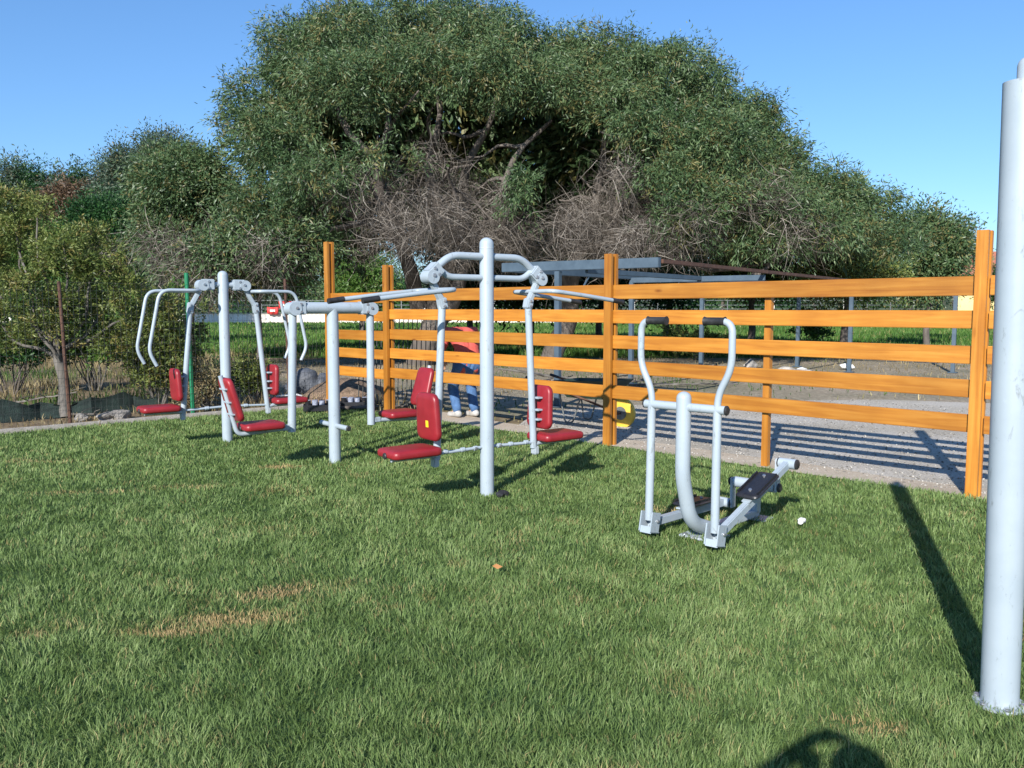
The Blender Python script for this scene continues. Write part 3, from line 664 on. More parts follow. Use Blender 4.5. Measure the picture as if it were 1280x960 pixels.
# the one who takes the picture: stands right behind the lens and holds the phone up; only the shadow is in frame
make_person((.03, -.42, 0), 0, dict(hipL=(-.10, -.02, .93), hipR=(.10, -.02, .93), knL=(-.11, .03, .51), knR=(.11, .03, .51), anL=(-.12, 0, .09), anR=(.12, 0, .09),
    shL=(-.20, 0, 1.46), shR=(.20, 0, 1.46), head=(0, .03, 1.695), elL=(-.32, .04, 1.69), elR=(.30, .16, 1.30), wrL=(-.13, .05, 1.85), wrR=(.08, .23, 1.46), hdL=(.9, 0, .05), hdR=(-.6, .2, .5), pnL=(0, 0, 1), pnR=(0, -1, 0)),
    'person holding a phone, hand on head, casting the round shadow at the bottom edge', TSH)
ph = MB(); ph.box((0, 0, 0), (.075, .010, .145), bev=.004); po = ph.build('phone', PLASTIC); po.location = (.0, -.05, CAMZ + .04); tag(po, 'black phone held up in both hands, casting part of the shadow at the bottom edge', 'phone')

# ------------------------------------------------------------------ wheelbarrow and yard clutter
WB = ground(777, 533); wb = empty('wheelbarrow', (WB.x, WB.y, 0), R(-38))
tag(wb, 'old wheelbarrow with yellow wheel and dark tray parked behind the fence', 'wheelbarrow')
YEL = m_noise('yellow_wheel_paint', (.60, .36, .03), (.72, .47, .06), scale=12, rough=.5)
m = MB(); m.tube([(0, -.032, .172), (0, -.022, .172), (0, .022, .172), (0, .032, .172)], [.165, .19, .19, .165], 40); wh = m.build('wheel', YEL, wb)
m = MB()
m.tube([(0, -.040, .172), (0, .040, .172)], .085, 24); m.build('rim', GREYWIRE, wh)
m = MB(); m.tube([(0, -.11, .172), (0, .11, .172)], .014, 12); m.build('axle', RUST, wh)
fr = MB()
for sy in (-1, 1): fr.tube(fillet([(.02, sy * .10, .172), (-.35, sy * .17, .30), (-.95, sy * .27, .50), (-1.30, sy * .28, .58)], .1), .015, 10)
fr.build('frame', RUST, wb)
for sy in (-1, 1):
    lg = MB(); lg.tube(fillet([(-.50, sy * .20, .34), (-.60, sy * .22, .02), (-.72, sy * .22, .02), (-.80, sy * .25, .45)], .05), .011, 10); lg.build('leg', GREYWIRE, wb)
    gp = MB(); gp.tube([(-1.18, sy * .28, .552), (-1.31, sy * .28, .582)], .02, 10); gp.build('grip', RUBBER, wb)
tr = MB(); Z0, Z1 = .34, .56
lo = [(-.22, -.14, Z0), (-.22, .14, Z0), (-.72, .18, Z0), (-.72, -.18, Z0)]; hi = [(.02, -.27, Z1 + .03), (.02, .27, Z1 + .03), (-.86, .31, Z1), (-.86, -.31, Z1)]
li = [(x * .98, y * .93, z + .012) for x, y, z in lo]; hi2 = [(x * .97 - .01, y * .95, z) for x, y, z in hi]
tr.add(lo + hi + li + hi2, [(0, 1, 2, 3)] + [(i, (i + 1) % 4, 4 + (i + 1) % 4, 4 + i) for i in range(4)] + [(8, 9, 10, 11)] + [(8 + i, 8 + (i + 1) % 4, 12 + (i + 1) % 4, 12 + i) for i in range(4)] + [(4 + i, 4 + (i + 1) % 4, 12 + (i + 1) % 4, 12 + i) for i in range(4)])
tr.build('tray', m_noise('dark_green_tray', (.012, .03, .02), (.03, .05, .035), scale=9, rough=.6), wb)

def rockmesh(name, c, r, mat, seed, sc3=(1, .8, .6), n=3, label=None, cat=None, group=None, amp=.35):
    bm = bmesh.new(); bmesh.ops.create_icosphere(bm, subdivisions=n, radius=1); rr = random.Random(seed); ph_ = [rr.uniform(0, 6) for _ in range(9)]
    for v in bm.verts:
        q = v.co.copy(); f = 1 + amp * (math.sin(q.x * 2.7 + ph_[0]) * math.sin(q.y * 2.3 + ph_[1]) + .5 * math.sin(q.z * 5 + ph_[2]) * math.sin(q.x * 6 + ph_[3]) + .25 * math.sin(q.y * 11 + ph_[4]) * math.sin(q.z * 9 + ph_[5]))
        v.co = Vector((q.x * sc3[0], q.y * sc3[1], q.z * sc3[2])) * f * r
    me = bpy.data.meshes.new(name); bm.to_mesh(me); bm.free(); me.polygons.foreach_set('use_smooth', [True] * len(me.polygons)); me.set_sharp_from_angle(angle=R(45))
    o = link_mesh(name, me, mat); o.location = c; o.rotation_euler.z = rr.uniform(0, 6)
    if label: tag(o, label, cat, group)
    return o
ROCK = m_noise('pale_stone', (.15, .135, .12), (.40, .37, .33), scale=6, rough=.95, bump=.8, bscale=30, bdist=.02)
BROWNR = m_noise('brown_soil', (.12, .08, .05), (.26, .18, .12), scale=12, rough=1, bump=1, bscale=40, bdist=.03)
DARKBAG = m_noise('dark_grey_sack', (.04, .045, .055), (.10, .11, .13), scale=4, rough=.6, bump=.8, bscale=9, bdist=.03)
WHITEB = m_noise('white_plastic_sack', (.55, .55, .53), (.75, .75, .73), scale=7, rough=.6, bump=.8, bscale=20, bdist=.02)
def gp(px, py, dz=0): g_ = ground(px, py); return (g_.x, g_.y, dz)
rockmesh('rubble_stone', gp(144, 524, .04), .24, ROCK, 3, (1.1, .6, .35), label='whitish rubble stone lying by the lawn edge under the wire fence', cat='stone')
rockmesh('rubble_stone', gp(103, 525, .02), .10, ROCK, 5, label='small pale stone left of the larger whitish stone', cat='stone')
rockmesh('rubble_stone', gp(425, 500, .04), .16, WHITEB, 15, (1.4, .6, .4), label='flat white stone on the brown soil heap left of the fence', cat='stone')
rockmesh('soil_mound', gp(432, 500, .02), .75, BROWNR, 6, (1.25, .9, .38), label='low brown soil mound behind the leg press machine', cat='soil mound', amp=.15)
rockmesh('boulder', gp(985, 470, .05), .30, ROCK, 8, (1.6, .6, .5), label='long grey boulder lying behind the fence right of centre', cat='boulder')
rockmesh('boulder', gp(937, 462, .08), .20, ROCK, 9, (1.2, .6, .7), label='rounded grey boulder left of the long boulder behind the fence', cat='boulder')
rockmesh('plastic_sack', gp(1058, 462, .08), .13, WHITEB, 10, (1.4, .6, .5), label='crumpled white plastic sack in the dry grass behind the fence', cat='sack')
rockmesh('plastic_sack', gp(1003, 467, .08), .13, WHITEB, 12, (1.3, .6, .5), label='small white plastic sack beside the long boulder', cat='sack')
rockmesh('crumpled_paper', gp(1002, 659, .045), .032, WHITEB, 20, (1.3, .8, .6), n=3, label='crumpled white paper scrap on the grass behind the elliptical walker', cat='paper')
rockmesh('dark_rag', gp(627, 622, .03), .055, RUBBER, 21, (1.1, .8, .6), n=3, label='small crumpled black rag at the foot of the pull-down machine', cat='rag')
lf = MB(); lf.add([(-.035, 0, .01), (0, -.014, .004), (.04, 0, .016), (0, .016, .018)], [(0, 1, 2, 3)]); lo_ = lf.build('fallen_leaf', m_noise('orange_dry_leaf', (.5, .2, .06), (.62, .3, .12), scale=40, rough=.7))
lo_.location = gp(620, 722, .055); lo_.rotation_euler = (.5, .3, .7); tag(lo_, 'single orange dry leaf on the lawn in front of the machines', 'leaf')
# dark bags: heap of sacks by the corner
for i, (px, py, r_, s3, lb) in enumerate(((372, 500, .27, (.9, .7, 1.0), 'dark blue-grey sack slumped upright at the lawn corner, left of its neighbour'), (397, 500, .24, (.9, .7, .95), 'dark sack at the lawn corner beside the bigger slumped sack'), (362, 497, .22, (1.1, .7, .5), 'low flat dark sack at the left end of the sacks'))):
    g_ = Vector(gp(px, py, r_ * .8 * s3[2])); g_.y += .5; rockmesh('dark_sack', g_, r_, DARKBAG, 30 + i, s3, label=lb, cat='sack', amp=.22)
g_ = gp(372, 503, .06); rockmesh('white_sack', (g_[0] - .1, g_[1], .08), .14, WHITEB, 44, (1.5, .6, .4), label='white sack lying flat in front of the dark sacks', cat='sack')
# tray of small seedling pots
CR = m_noise('blue_white_pots', (.10, .13, .22), (.4, .42, .48), scale=30, rough=.5)
def pot_row():
    t = empty('pot_tray', (0, 0, 0)); m = MB(); m.box((0, 0, .03), (.52, .26, .012), bev=.003)
    for sx, sy, lx, ly in ((0, -.13, .52, .012), (0, .13, .52, .012), (-.26, 0, .012, .26), (.26, 0, .012, .26)): m.box((sx, sy, .07), (lx, ly, .09), bev=.003)
    m.build('tray', PLASTIC, t)
    for i in range(5):
        for j in range(2):
            q = MB(); x, y = -.2 + i * .1, -.06 + j * .12; q.tube([(x, y, .037), (x, y, .17), (x, y, .172)], [.033, .044, .038], 14); q.build('pot', CR if (i + j) % 3 else PLASTIC, t)
    return t
p1 = pot_row(); q = gp(401, 516); p1.location = (q[0], q[1] + .1, 0); p1.rotation_euler.z = R(12); tag(p1, 'black tray of small blue and dark pots on the ground, nearest the lawn corner', 'pot tray', 'pot trays beside the lawn corner')
p2 = copy_tree(p1); q = gp(446, 512); p2.location = (q[0], q[1] + .1, 0); p2.rotation_euler.z = R(4); tag(p2, 'black tray of small pots on the ground just right of the leg press post', 'pot tray', 'pot trays beside the lawn corner')

# cut branches lying behind the fence
def stick(px, py, L, az, r, label, lift=0, mat=BARKG):
    t = MB(); rr = random.Random(int(px * 7 + py)); pts = []; d = Vector((math.cos(az), math.sin(az), lift)); side = Vector((-d.y, d.x, 0))
    for i in range(9): pts.append(d * L * (i / 8 - .5) + side * rr.uniform(-.03, .03) * L + Vector((0, 0, r + L * lift * .5 + rr.uniform(0, .02))))
    t.tube(pts, [r * (1 - .6 * i / 8) for i in range(9)], 8)
    for k in (3, 5, 6):
        t.tube([pts[k], pts[k] + (d * .5 + side * rr.choice((-1, 1))) * L * .12 + Vector((0, 0, .05)), pts[k] + (d * .9 + side * rr.choice((-1, 1))) * L * .2 + Vector((0, 0, .08))], [r * .5, r * .3, r * .15], 6)
    o = t.build('branch', mat); o.location = gp(px, py); tag(o, label, 'branch', 'branches lying on the ground'); return o
stick(820, 483, 3.2, R(5), .03, 'long thin cut branch lying behind the fence right of the wheelbarrow')
stick(700, 485, 2.4, R(165), .045, 'pale leaning cut branch left of the wheelbarrow', .12)
stick(740, 488, 2.2, R(20), .035, 'dark cut branch lying just behind the wheelbarrow', .05, BARK)
stick(660, 480, 2.0, R(-8), .05, 'thick cut branch lying between the pull-down machine and the wheelbarrow', 0, BARK)
stick(45, 512, 1.6, R(-22), .018, 'pale bowed stick leaning at the foot of the small olive tree', .16)
stick(110, 521, .7, R(8), .02, 'short pale stick beside the rubble stone')
stick(480, 512, 1.5, R(12), .03, 'short dark branch beside the fence end', 0, BARK)

# ------------------------------------------------------------------ wire fences
def wire_fence(p0, p1, h, posts, label, dv=.07, dh=.10, wr=.0028, mat=DARKWIRE):
    d = (Vector(p1) - Vector(p0)); L = d.length; t = empty('wire_fence', (p0[0], p0[1], 0), math.atan2(d.y, d.x)); tag(t, label, 'wire fence')
    m = MB(); n = int(L / dv)
    for i in range(n + 1): m.box((i * dv, 0, h / 2), (wr, wr, h))
    for k in range(int(h / dh) + 1): m.box((L / 2, .003, k * dh + .02), (L, wr, wr))
    m.build('wire_mesh', mat, t, smooth=False)
    for (s, hh, r_, mt, tx, ty, lb) in posts:
        m = MB(); m.tube([(s, .03, 0), (s + tx * .5, .035, hh / 2), (s + tx, .03 + ty, hh)], r_, 10); o = m.build('post', mt, t)
        if lb: o['label'] = lb
    return t
NO = Vector((-ed.y, ed.x))
wa = Vector((E0.x, E0.y)) - ed * 7 + NO * .14; wz = CS + NO * .12
def s_on(px, py): g_ = ground(px, py); return (Vector((g_.x, g_.y)) - wa).dot(ed)
wire_fence(wa, wz, 1.8, [(s_on(78, 530), 1.83, .022, RUST, -.06, 0, 'rusty leaning post'), (s_on(245, 521), 1.98, .030, GREENPOST, -.03, 0, 'green coated post'), (s_on(386, 514), 1.93, .022, RUST, -.03, 0, 'thin brown post'), (1.0, 1.85, .022, RUST, 0, 0, None), (3.6, 1.85, .022, RUST, .03, 0, None)],
    'thin wire mesh fence on rusty and green posts along the left lawn edge')
# dark net strip behind it
m = MB(); N0 = wa + NO * 1.0; N1 = wa + ed * (s_on(235, 521)) + NO * 1.1; nv = []; nf = []; K = 60
for i in range(K + 1):
    p = N0 + (N1 - N0) * (i / K); o_ = .04 * math.sin(i * .9) + .03 * math.sin(i * 2.3)
    for z, q in ((0, 0), (.15, .04), (.22 + .05 * math.sin(i * .7) + .04 * math.sin(i * 1.9), .02)): nv.append((p.x + NO.x * (o_ + q), p.y + NO.y * (o_ + q), z))
    for z, q in ((.22 + .05 * math.sin(i * .7) + .04 * math.sin(i * 1.9), .035), (0, .015)): nv.append((p.x + NO.x * (o_ + q), p.y + NO.y * (o_ + q), z))
for i in range(K):
    for k in range(4): nf.append((i * 5 + k, i * 5 + k + 1, (i + 1) * 5 + k + 1, (i + 1) * 5 + k))
m.add(nv, nf); tag(m.build('shade_net', m_noise('dark_green_netting', (.008, .014, .013), (.03, .055, .045), scale=5, rough=.9, bump=.8, bscale=60)), 'low dark green shade net strip behind the wire fence at the left', 'netting')
# dark bar panel behind the fence end
bp_ = empty('bar_panel', (0, 0, 0)); tag(bp_, 'dark steel bar panel standing behind the far end of the orange fence', 'metal panel')
a_ = Vector(gp(442, 511)); b_ = Vector(gp(552, 516)); b_.y += .4; a_.y += .4
bp_.location = (a_.x, a_.y, 0); bp_.rotation_euler = (R(-4), 0, math.atan2(b_.y - a_.y, b_.x - a_.x)); L = (b_ - a_).length
m = MB(); k = 0
while k * .075 < L: m.tube([(k * .075, 0, .04), (k * .075, 0, 1.45)], .008, 6); k += 1
m.build('bars', DARKWIRE, bp_)
m = MB()
for z in (.05, .75, 1.44): m.box((L / 2, .012, z), (L, .012, .03))
m.build('frame', DARKWIRE, bp_)

# ------------------------------------------------------------------ steel pergola frame
pg = empty('pergola_frame', (2.05, 12.1, 0), math.atan2(.81, .585)); tag(pg, 'open blue-grey steel pergola frame with one rusty beam behind the fence', 'pergola')
# local x runs away along the long side, local y to the left
PH = 2.13; LL_ = 11.2; WW = 2.7
def beam(a, b, w, h, mat, name='beam'):
    a = Vector(a); b = Vector(b); d = b - a; m = MB(); m.box((a + b) / 2, (d.length, w, h), rotm(0, -math.atan2(d.z, math.hypot(d.x, d.y)), math.atan2(d.y, d.x)), bev=.006); return m.build(name, mat, pg)
beam((0, 0, PH), (0, WW, PH), .09, .14, STEELBLUE); beam((LL_, 0, PH), (LL_, WW, PH), .09, .12, STEELBLUE)
beam((.06, 0, PH + .02), (LL_, 0, PH), .06, .06, RUST); beam((.06, WW, PH), (LL_, WW, PH), .08, .14, STEELBLUE); beam((4.2, -.0, PH - .09), (4.2, WW, PH - .09), .06, .1, STEELBLUE)
beam((.06, WW * .45, PH - .08), (LL_, WW * .45, PH - .08), .05, .08, STEELBLUE)
for x_, y_ in ((0, WW * .62), (4.2, WW - .04), (LL_ - 1.2, .0), (LL_, 1.6), (7.6, WW - .04), (LL_, -2.0)):
    m = MB(); m.box((x_, y_, PH / 2 - .04), (.085, .085, PH - .08), bev=.005); m.box((x_, y_, .01), (.2, .2, .015)); m.build('post', STEELBLUE, pg)
beam((LL_, -2.2, PH), (LL_, 0, PH), .08, .12, STEELBLUE)
for x_ in (2.4, 4.2, 6.2, 8.6):
    beam((x_, WW - .02, PH - .25), (x_ + .18, WW - .02, PH - .07), .03, .03, STEELBLUE, 'brace')

# ------------------------------------------------------------------ far wall, railing, banners, car, house
fw = MB(); fw.box((-26, 88.6, .42), (84, .3, .84), bev=.02); fw.box((-26, 88.6, .875), (84, .38, .07), bev=.01)
tag(fw.build('boundary_wall', WHITEWALL), 'low cream wall along the far side of the green field', 'wall')
rl = empty('railing', (-45, 89.4, 0)); tag(rl, 'grey road railing running behind the far field', 'railing')
for i in range(44):
    m = MB(); m.box((i * 2.4, 0, 1.15), (.09, .07, 2.3)); m.build('post', GREYWIRE if i % 3 else WHITEWALL, rl, smooth=False)
m = MB()
for z in (1.0, 1.4, 1.8, 2.28): m.box((52, -.06, z), (105, .04, .05))
m.build('rail', GREYWIRE, rl, smooth=False)
for px, py, w, h, lb in ((245, 371, .95, .55, 'small red banner with a white panel, left one on the far railing'), (341, 388, 1.15, .72, 'lower red banner on the far railing right of the chest press'), (359, 381, 1.7, .75, 'long red banner with white lettering strip on the far railing')):
    q = at(px, py, 88.0); b = MB(); K = 12; vs = []; fs = []
    for i in range(K + 1):
        for z in (h / 2, -h / 2): vs.append((w * (i / K - .5), .06 * math.sin(i * 1.1), z - .05 * math.sin(i / K * 3.14)))
    for i in range(K): fs.append((2 * i, 2 * i + 1, 2 * i + 3, 2 * i + 2))
    b.add(vs, fs); bo = b.build('banner', BANNER); sd_ = bo.modifiers.new('t', 'SOLIDIFY'); sd_.thickness = .02; bo.location = q; tag(bo, lb, 'banner', 'red banners on the far railing')
    wm = MB(); wm.box((0, -.10, -.02), (w * .45, .01, h * .3)); wm.build('panel', WHITEWALL, bo, smooth=False)

def make_car(loc, rz, mat, label):
    c = empty('parked_car', loc, rz); tag(c, label, 'car')
    prof = [(-2.1, .35), (-2.15, .75), (-1.9, .95), (-1.3, 1.02), (-.75, 1.42), (.7, 1.45), (1.5, 1.05), (2.05, .9), (2.1, .35)]
    def ext(pr, w, name, mt, par, wt=None):
        n = len(pr); v = [(x, -w * (1 if z < 1.03 else .84), z) for x, z in pr] + [(x, w * (1 if z < 1.03 else .84), z) for x, z in pr]
        f = [(i, (i + 1) % n, n + (i + 1) % n, n + i) for i in range(n)] + [tuple(range(n)), tuple(range(2 * n - 1, n - 1, -1))]
        m = MB(); m.add(v, f); return m.build(name, mt, par, smooth=False)
    bd = ext(prof, .85, 'body', mat, c); bv = bd.modifiers.new('b', 'BEVEL'); bv.width = .05; bv.segments = 2
    GL = m_noise('dark_car_glass', (.02, .025, .03), (.03, .035, .04), rough=.1)
    for y in (-.80, .80):
        m = MB(); m.add([(-1.2, y, 1.06), (-.72, y * .93, 1.36), (.62, y * .93, 1.38), (1.3, y, 1.08)] + [(-1.2, y * 1.03, 1.06), (-.72, y * .97, 1.36), (.62, y * .97, 1.38), (1.3, y * 1.03, 1.08)], [(0, 1, 2, 3), (7, 6, 5, 4), (0, 1, 5, 4), (1, 2, 6, 5), (2, 3, 7, 6), (3, 0, 4, 7)]); m.build('side_window', GL, c, smooth=False)
    for x in (-1.35, 1.3):
        for y in (-1, 1):
            m = MB(); m.tube([(x, y * .66, .31), (x, y * .87, .31)], .31, 20); w = m.build('wheel', RUBBER, c); m = MB(); m.tube([(x, y * .86, .31), (x, y * .885, .31)], .18, 16); m.build('rim', GREYWIRE, w)
CARW = m_noise('white_car_paint', (.7, .7, .7), (.78, .78, .78), rough=.25)
make_car((at(82, 392, 84).x, 92.5, .0), R(4), CARW, 'white car on the far road at the left, seen through the shrubs')
make_car((at(40, 392, 92).x, 92.8, 0), R(2), CARW, 'white car on the far road farthest left, mostly behind the olive tree')

hx = at(1236, 330, 78).x
ho = empty('house', (hx + 3.2, 80, 0), R(-18)); tag(ho, 'distant yellow house with red tiled roof at the right edge', 'house')
HW = m_noise('yellow_render', (.60, .46, .20), (.70, .55, .26), scale=.7, rough=.9)
TILE = m_noise('terracotta_tiles', (.30, .10, .06), (.45, .17, .10), scale=3, rough=.85, bump=.5, bscale=12)
m = MB(); m.add([(-5, -4, 0), (5, -4, 0), (5, 4, 0), (-5, 4, 0), (-5, -4, 4.6), (5, -4, 4.6), (5, 4, 4.6), (-5, 4, 4.6), (-5, 0, 6.5), (5, 0, 6.5)], [(0, 1, 5, 4), (2, 3, 7, 6), (0, 4, 8, 7, 3), (1, 2, 6, 9, 5), (4, 5, 9, 8), (6, 7, 8, 9)]); m.build('wall', HW, ho, smooth=False)
rf = MB()
for sy in (-1, 1):
    n_ = 1
    a = Vector((0, 0, 6.62)); b = Vector((0, sy * 4.6, 4.46)); M = rotm(-sy * math.atan2(2.16, 4.6), 0, 0); rf.box((a + b) / 2, (11.2, (b - a).length, .16), M)
ro = rf.build('roof', TILE, ho, smooth=False); ch = MB(); ch.box((-2.5, 1, 6.7), (.7, .7, 1.2)); ch.build('chimney', HW, ro, smooth=False)
for x_ in (-3, 0, 3):
    w = MB(); w.box((x_, -4.02, 3.2), (1.1, .06, 1.3)); wo = w.build('window', m_noise('dark_pane', (.03, .04, .05), (.05, .06, .07), rough=.2), ho, smooth=False)
    s = MB(); s.box((x_, -4.07, 2.5), (1.3, .14, .08)); s.build('sill', WHITEWALL, wo, smooth=False)

# ------------------------------------------------------------------ vegetation
def lumps(blobs, k=6, f=.46, seed=1, keep=.8):
    rr = random.Random(seed); out = []
    for c in blobs:
        out.append((c[0], c[1], c[2], c[3] * keep, c[4] * keep, c[5] * keep))
        for i in range(k):
            z = 1 - 2 * (i + .5) / k * .86; a = i * 2.4 + rr.uniform(0, 1.2); q = math.sqrt(max(0, 1 - z * z)); g = f * rr.uniform(.7, 1.25)
            out.append((c[0] + math.cos(a) * q * c[3] * .74, c[1] + math.sin(a) * q * c[4] * .74, c[2] + z * c[5] * .74, c[3] * g, c[4] * g, c[5] * g))
    return out
def unit(n, rg=RNG):
    v = rg.normal(size=(n, 3)); return v / np.linalg.norm(v, axis=1, keepdims=True)
def foliage(blobs, n, L, W, sigma, droop=.3, per=55, inner=.55, lowcut=-.55, outw=.5):
    """leaf sized rhombic faces in clumps spread through the shells of overlapping lobes"""
    B = np.array([b[:6] for b in blobs], float); C, Rr = B[:, :3], B[:, 3:6]
    wgt = (Rr[:, 0] * Rr[:, 2] + Rr[:, 1] * Rr[:, 2]) ** 1.0; wgt /= wgt.sum()
    nc = max(8, int(n / per * 1.8)); bi = RNG.choice(len(B), nc, p=wgt); u = unit(nc)
    u[:, 2] = np.where(u[:, 2] < lowcut, -u[:, 2], u[:, 2]); rad = inner + (1.03 - inner) * RNG.random(nc) ** .6
    c = C[bi] + u * Rr[bi] * rad[:, None]
    d = np.full(nc, 9.0)
    for j in range(len(B)):
        q = np.linalg.norm((c - C[j]) / Rr[j], axis=1); q = np.where(bi == j, 9, q); d = np.minimum(d, q)
    keep_ = d > .62; c, u = c[keep_], u[keep_]; nc = len(c)
    ci = RNG.integers(0, nc, n); sg = sigma * (.6 + .8 * RNG.random(nc))[ci, None]
    axs = u * .55 + unit(nc) * .8; axs[:, 2] -= droop * .9; axs /= np.linalg.norm(axs, axis=1, keepdims=True)
    along = (RNG.random(n) * 2 - .7)[:, None] * sg * 1.9; off = np.clip(RNG.normal(size=(n, 3)), -1.7, 1.7) * sg * .50 * (1.3 - .5 * np.abs(along / sg / 1.9)) + axs[ci] * along
    base = c[ci] + off
    dr = axs[ci] * .55 + u[ci] * outw * .6 + unit(n) * .65; dr[:, 2] -= droop; dr /= np.linalg.norm(dr, axis=1, keepdims=True)
    sd = np.cross(dr, unit(n)); sd /= np.linalg.norm(sd, axis=1, keepdims=True)
    l = (L * (.6 + .8 * RNG.random(n)))[:, None]; w = (W * (.7 + .6 * RNG.random(n)))[:, None]
    V = np.stack([base, base + dr * l * .45 + sd * w / 2, base + dr * l, base + dr * l * .45 - sd * w / 2], 1)
    ct = RNG.random(nc); bt = RNG.random(len(B))[bi][keep_]; tint = np.clip(.26 * bt[ci] + .34 * ct[ci] + .45 * RNG.random(n), 0, 1)
    mix = (RNG.random(nc) < .10)[ci] * .6 + (RNG.random(n) < .04) * .5
    return V.reshape(-1, 3), np.arange(n * 4).reshape(-1, 4), np.repeat(tint, 4), np.repeat(np.clip(mix, 0, 1), 4)
def limb(mb, a, b, r0, r1, wig=.08, n=8, sag=0.0, seed=0, seg=10):
    rr = random.Random(seed); a = Vector(a); b = Vector(b); d = b - a; L = d.length; s1 = d.cross(Vector((0, 0, 1))); s1 = s1.normalized() if s1.length > 1e-3 else Vector((1, 0, 0)); s2 = d.cross(s1).normalized()
    p = [rr.uniform(0, 6) for _ in range(4)]; pts = []
    for i in range(seg + 1):
        t = i / seg; e = math.sin(math.pi * t); pts.append(a + d * t + s1 * math.sin(t * 5 + p[0]) * wig * L * e + s2 * math.sin(t * 7 + p[1]) * wig * L * e * .7 + Vector((0, 0, -sag * L * t * t)))
    mb.tube(pts, [r0 + (r1 - r0) * (i / seg) ** .8 for i in range(seg + 1)], n); return pts
def twigs(starts, dirs, n, L, w, curl=.35, K=6, droop=.25, name='dead_twigs', parent=None):
    """fine dead twigs as crossed ribbons"""
    S = np.array(starts, float); idx = RNG.integers(0, len(S), n); p = S[idx] + RNG.normal(size=(n, 3)) * .22
    d = unit(n) * .8 + (np.array(dirs, float)[idx]); d /= np.linalg.norm(d, axis=1, keepdims=True)
    l = (L * (.3 + .9 * RNG.random(n)))[:, None] / K; ww = w * (.6 + .8 * RNG.random(n)); sd = np.cross(d, unit(n)); sd /= np.linalg.norm(sd, axis=1, keepdims=True)
    P = [p]; ax = unit(n) * curl
    for k in range(K):
        d = d + ax * .5 + unit(n) * .18; d[:, 2] -= droop * .3; d /= np.linalg.norm(d, axis=1, keepdims=True); P.append(P[-1] + d * l)
    V = []
    for k, q in enumerate(P):
        f = (ww * (1 - .8 * k / K))[:, None] / 2; V.append(q - sd * f); V.append(q + sd * f)
    V = np.stack(V, 1); m_ = V.shape[1]; base = (np.arange(n) * m_)[:, None, None]
    Q = np.array([[2 * k, 2 * k + 1, 2 * k + 3, 2 * k + 2] for k in range(K)])[None]; Q = (base + Q).reshape(-1, 4)
    return np_mesh(name, V.reshape(-1, 3), Q, None, np.repeat(RNG.random(n), m_), None, TWIG, parent)
LEAF_ACA = m_leaf('acacia_leaves', (.020, .047, .018), (.066, .118, .044), (.160, .220, .095), extra=(.20, .15, .05), trans=.22, rough=.45, spec=.4)
LEAF_EUC = m_leaf('eucalyptus_leaves', (.035, .065, .045), (.07, .11, .07), (.13, .17, .11), extra=(.14, .10, .05), trans=.2)
LEAF_DK = m_leaf('dark_green_leaves', (.008, .035, .010), (.022, .075, .018), (.055, .13, .03), trans=.2)
LEAF_OL = m_leaf('olive_yellow_leaves', (.035, .065, .014), (.115, .155, .036), (.24, .27, .08), extra=(.22, .16, .05), trans=.25)
LEAF_RD = m_leaf('brown_red_leaves', (.05, .035, .022), (.10, .06, .035), (.16, .10, .055), trans=.15)
LEAF_LT = m_leaf('light_green_leaves', (.03, .075, .012), (.07, .145, .025), (.13, .22, .05), extra=(.16, .14, .04), trans=.25)
def pb(px, py, rx, ry, D, rd=None):
    c = at(px, py, D); s = D / F; return (c.x, c.y, c.z, rx * s, (rd or rx * s * .8), ry * s)

# ---- the great spreading tree ------------------------------------------------------
def big_tree(label, base_pts, limbs_to, blobs, n, twig_spots, ntw, seed, back=None):
    b0 = Vector(base_pts[0][0]); t = empty('acacia_tree', (0, 0, 0)); tag(t, label, 'tree')
    tm = MB(); k = seed
    for (a, b, r0, r1) in base_pts: limb(tm, a, b, r0, r1, .05, 14, seed=k, seg=12); k += 1
    tm.build('trunk', BARK, t, ang=60)
    lm = MB(); ends = []
    for (a, b, r0) in limbs_to:
        pts = limb(lm, a, b, r0, r0 * .25, .09, 8, seed=k); k += 1; ends.append(pts)
        for q in (4, 6, 8):
            rr = random.Random(k * 7 + q); e = pts[q] + Vector((rr.uniform(-1.6, 1.6), rr.uniform(-1.6, 1.2), rr.uniform(-.3, 1.3))); ends.append(limb(lm, pts[q], e, r0 * .38, r0 * .1, .1, 6, seed=k * 3 + q, seg=7))
    lm.build('limbs', BARK, t, ang=60)
    V, Q, ti, mi = foliage(lumps(blobs, 9, .37, seed, .74), n, .125, .026, .17, droop=.35, per=42, inner=.78)
    if back:
        V2, Q2, t2, m2 = foliage(back, 45000, .32, .11, .35, droop=.2, per=40, inner=.2)
        Q = np.concatenate([Q, Q2 + len(V)]); V = np.concatenate([V, V2]); ti = np.concatenate([ti, t2]); mi = np.concatenate([mi, m2])
    np_mesh('crown', V, Q, None, ti, mi, LEAF_ACA, t)
    twigs([s[:3] for s in twig_spots], [s[3:6] for s in twig_spots], ntw, .95, .012, curl=.95, K=8, parent=t)
    return t
def T3(px, py, D): v = at(px, py, D); return (v.x, v.y, v.z)
DA = 23.0
bl = []
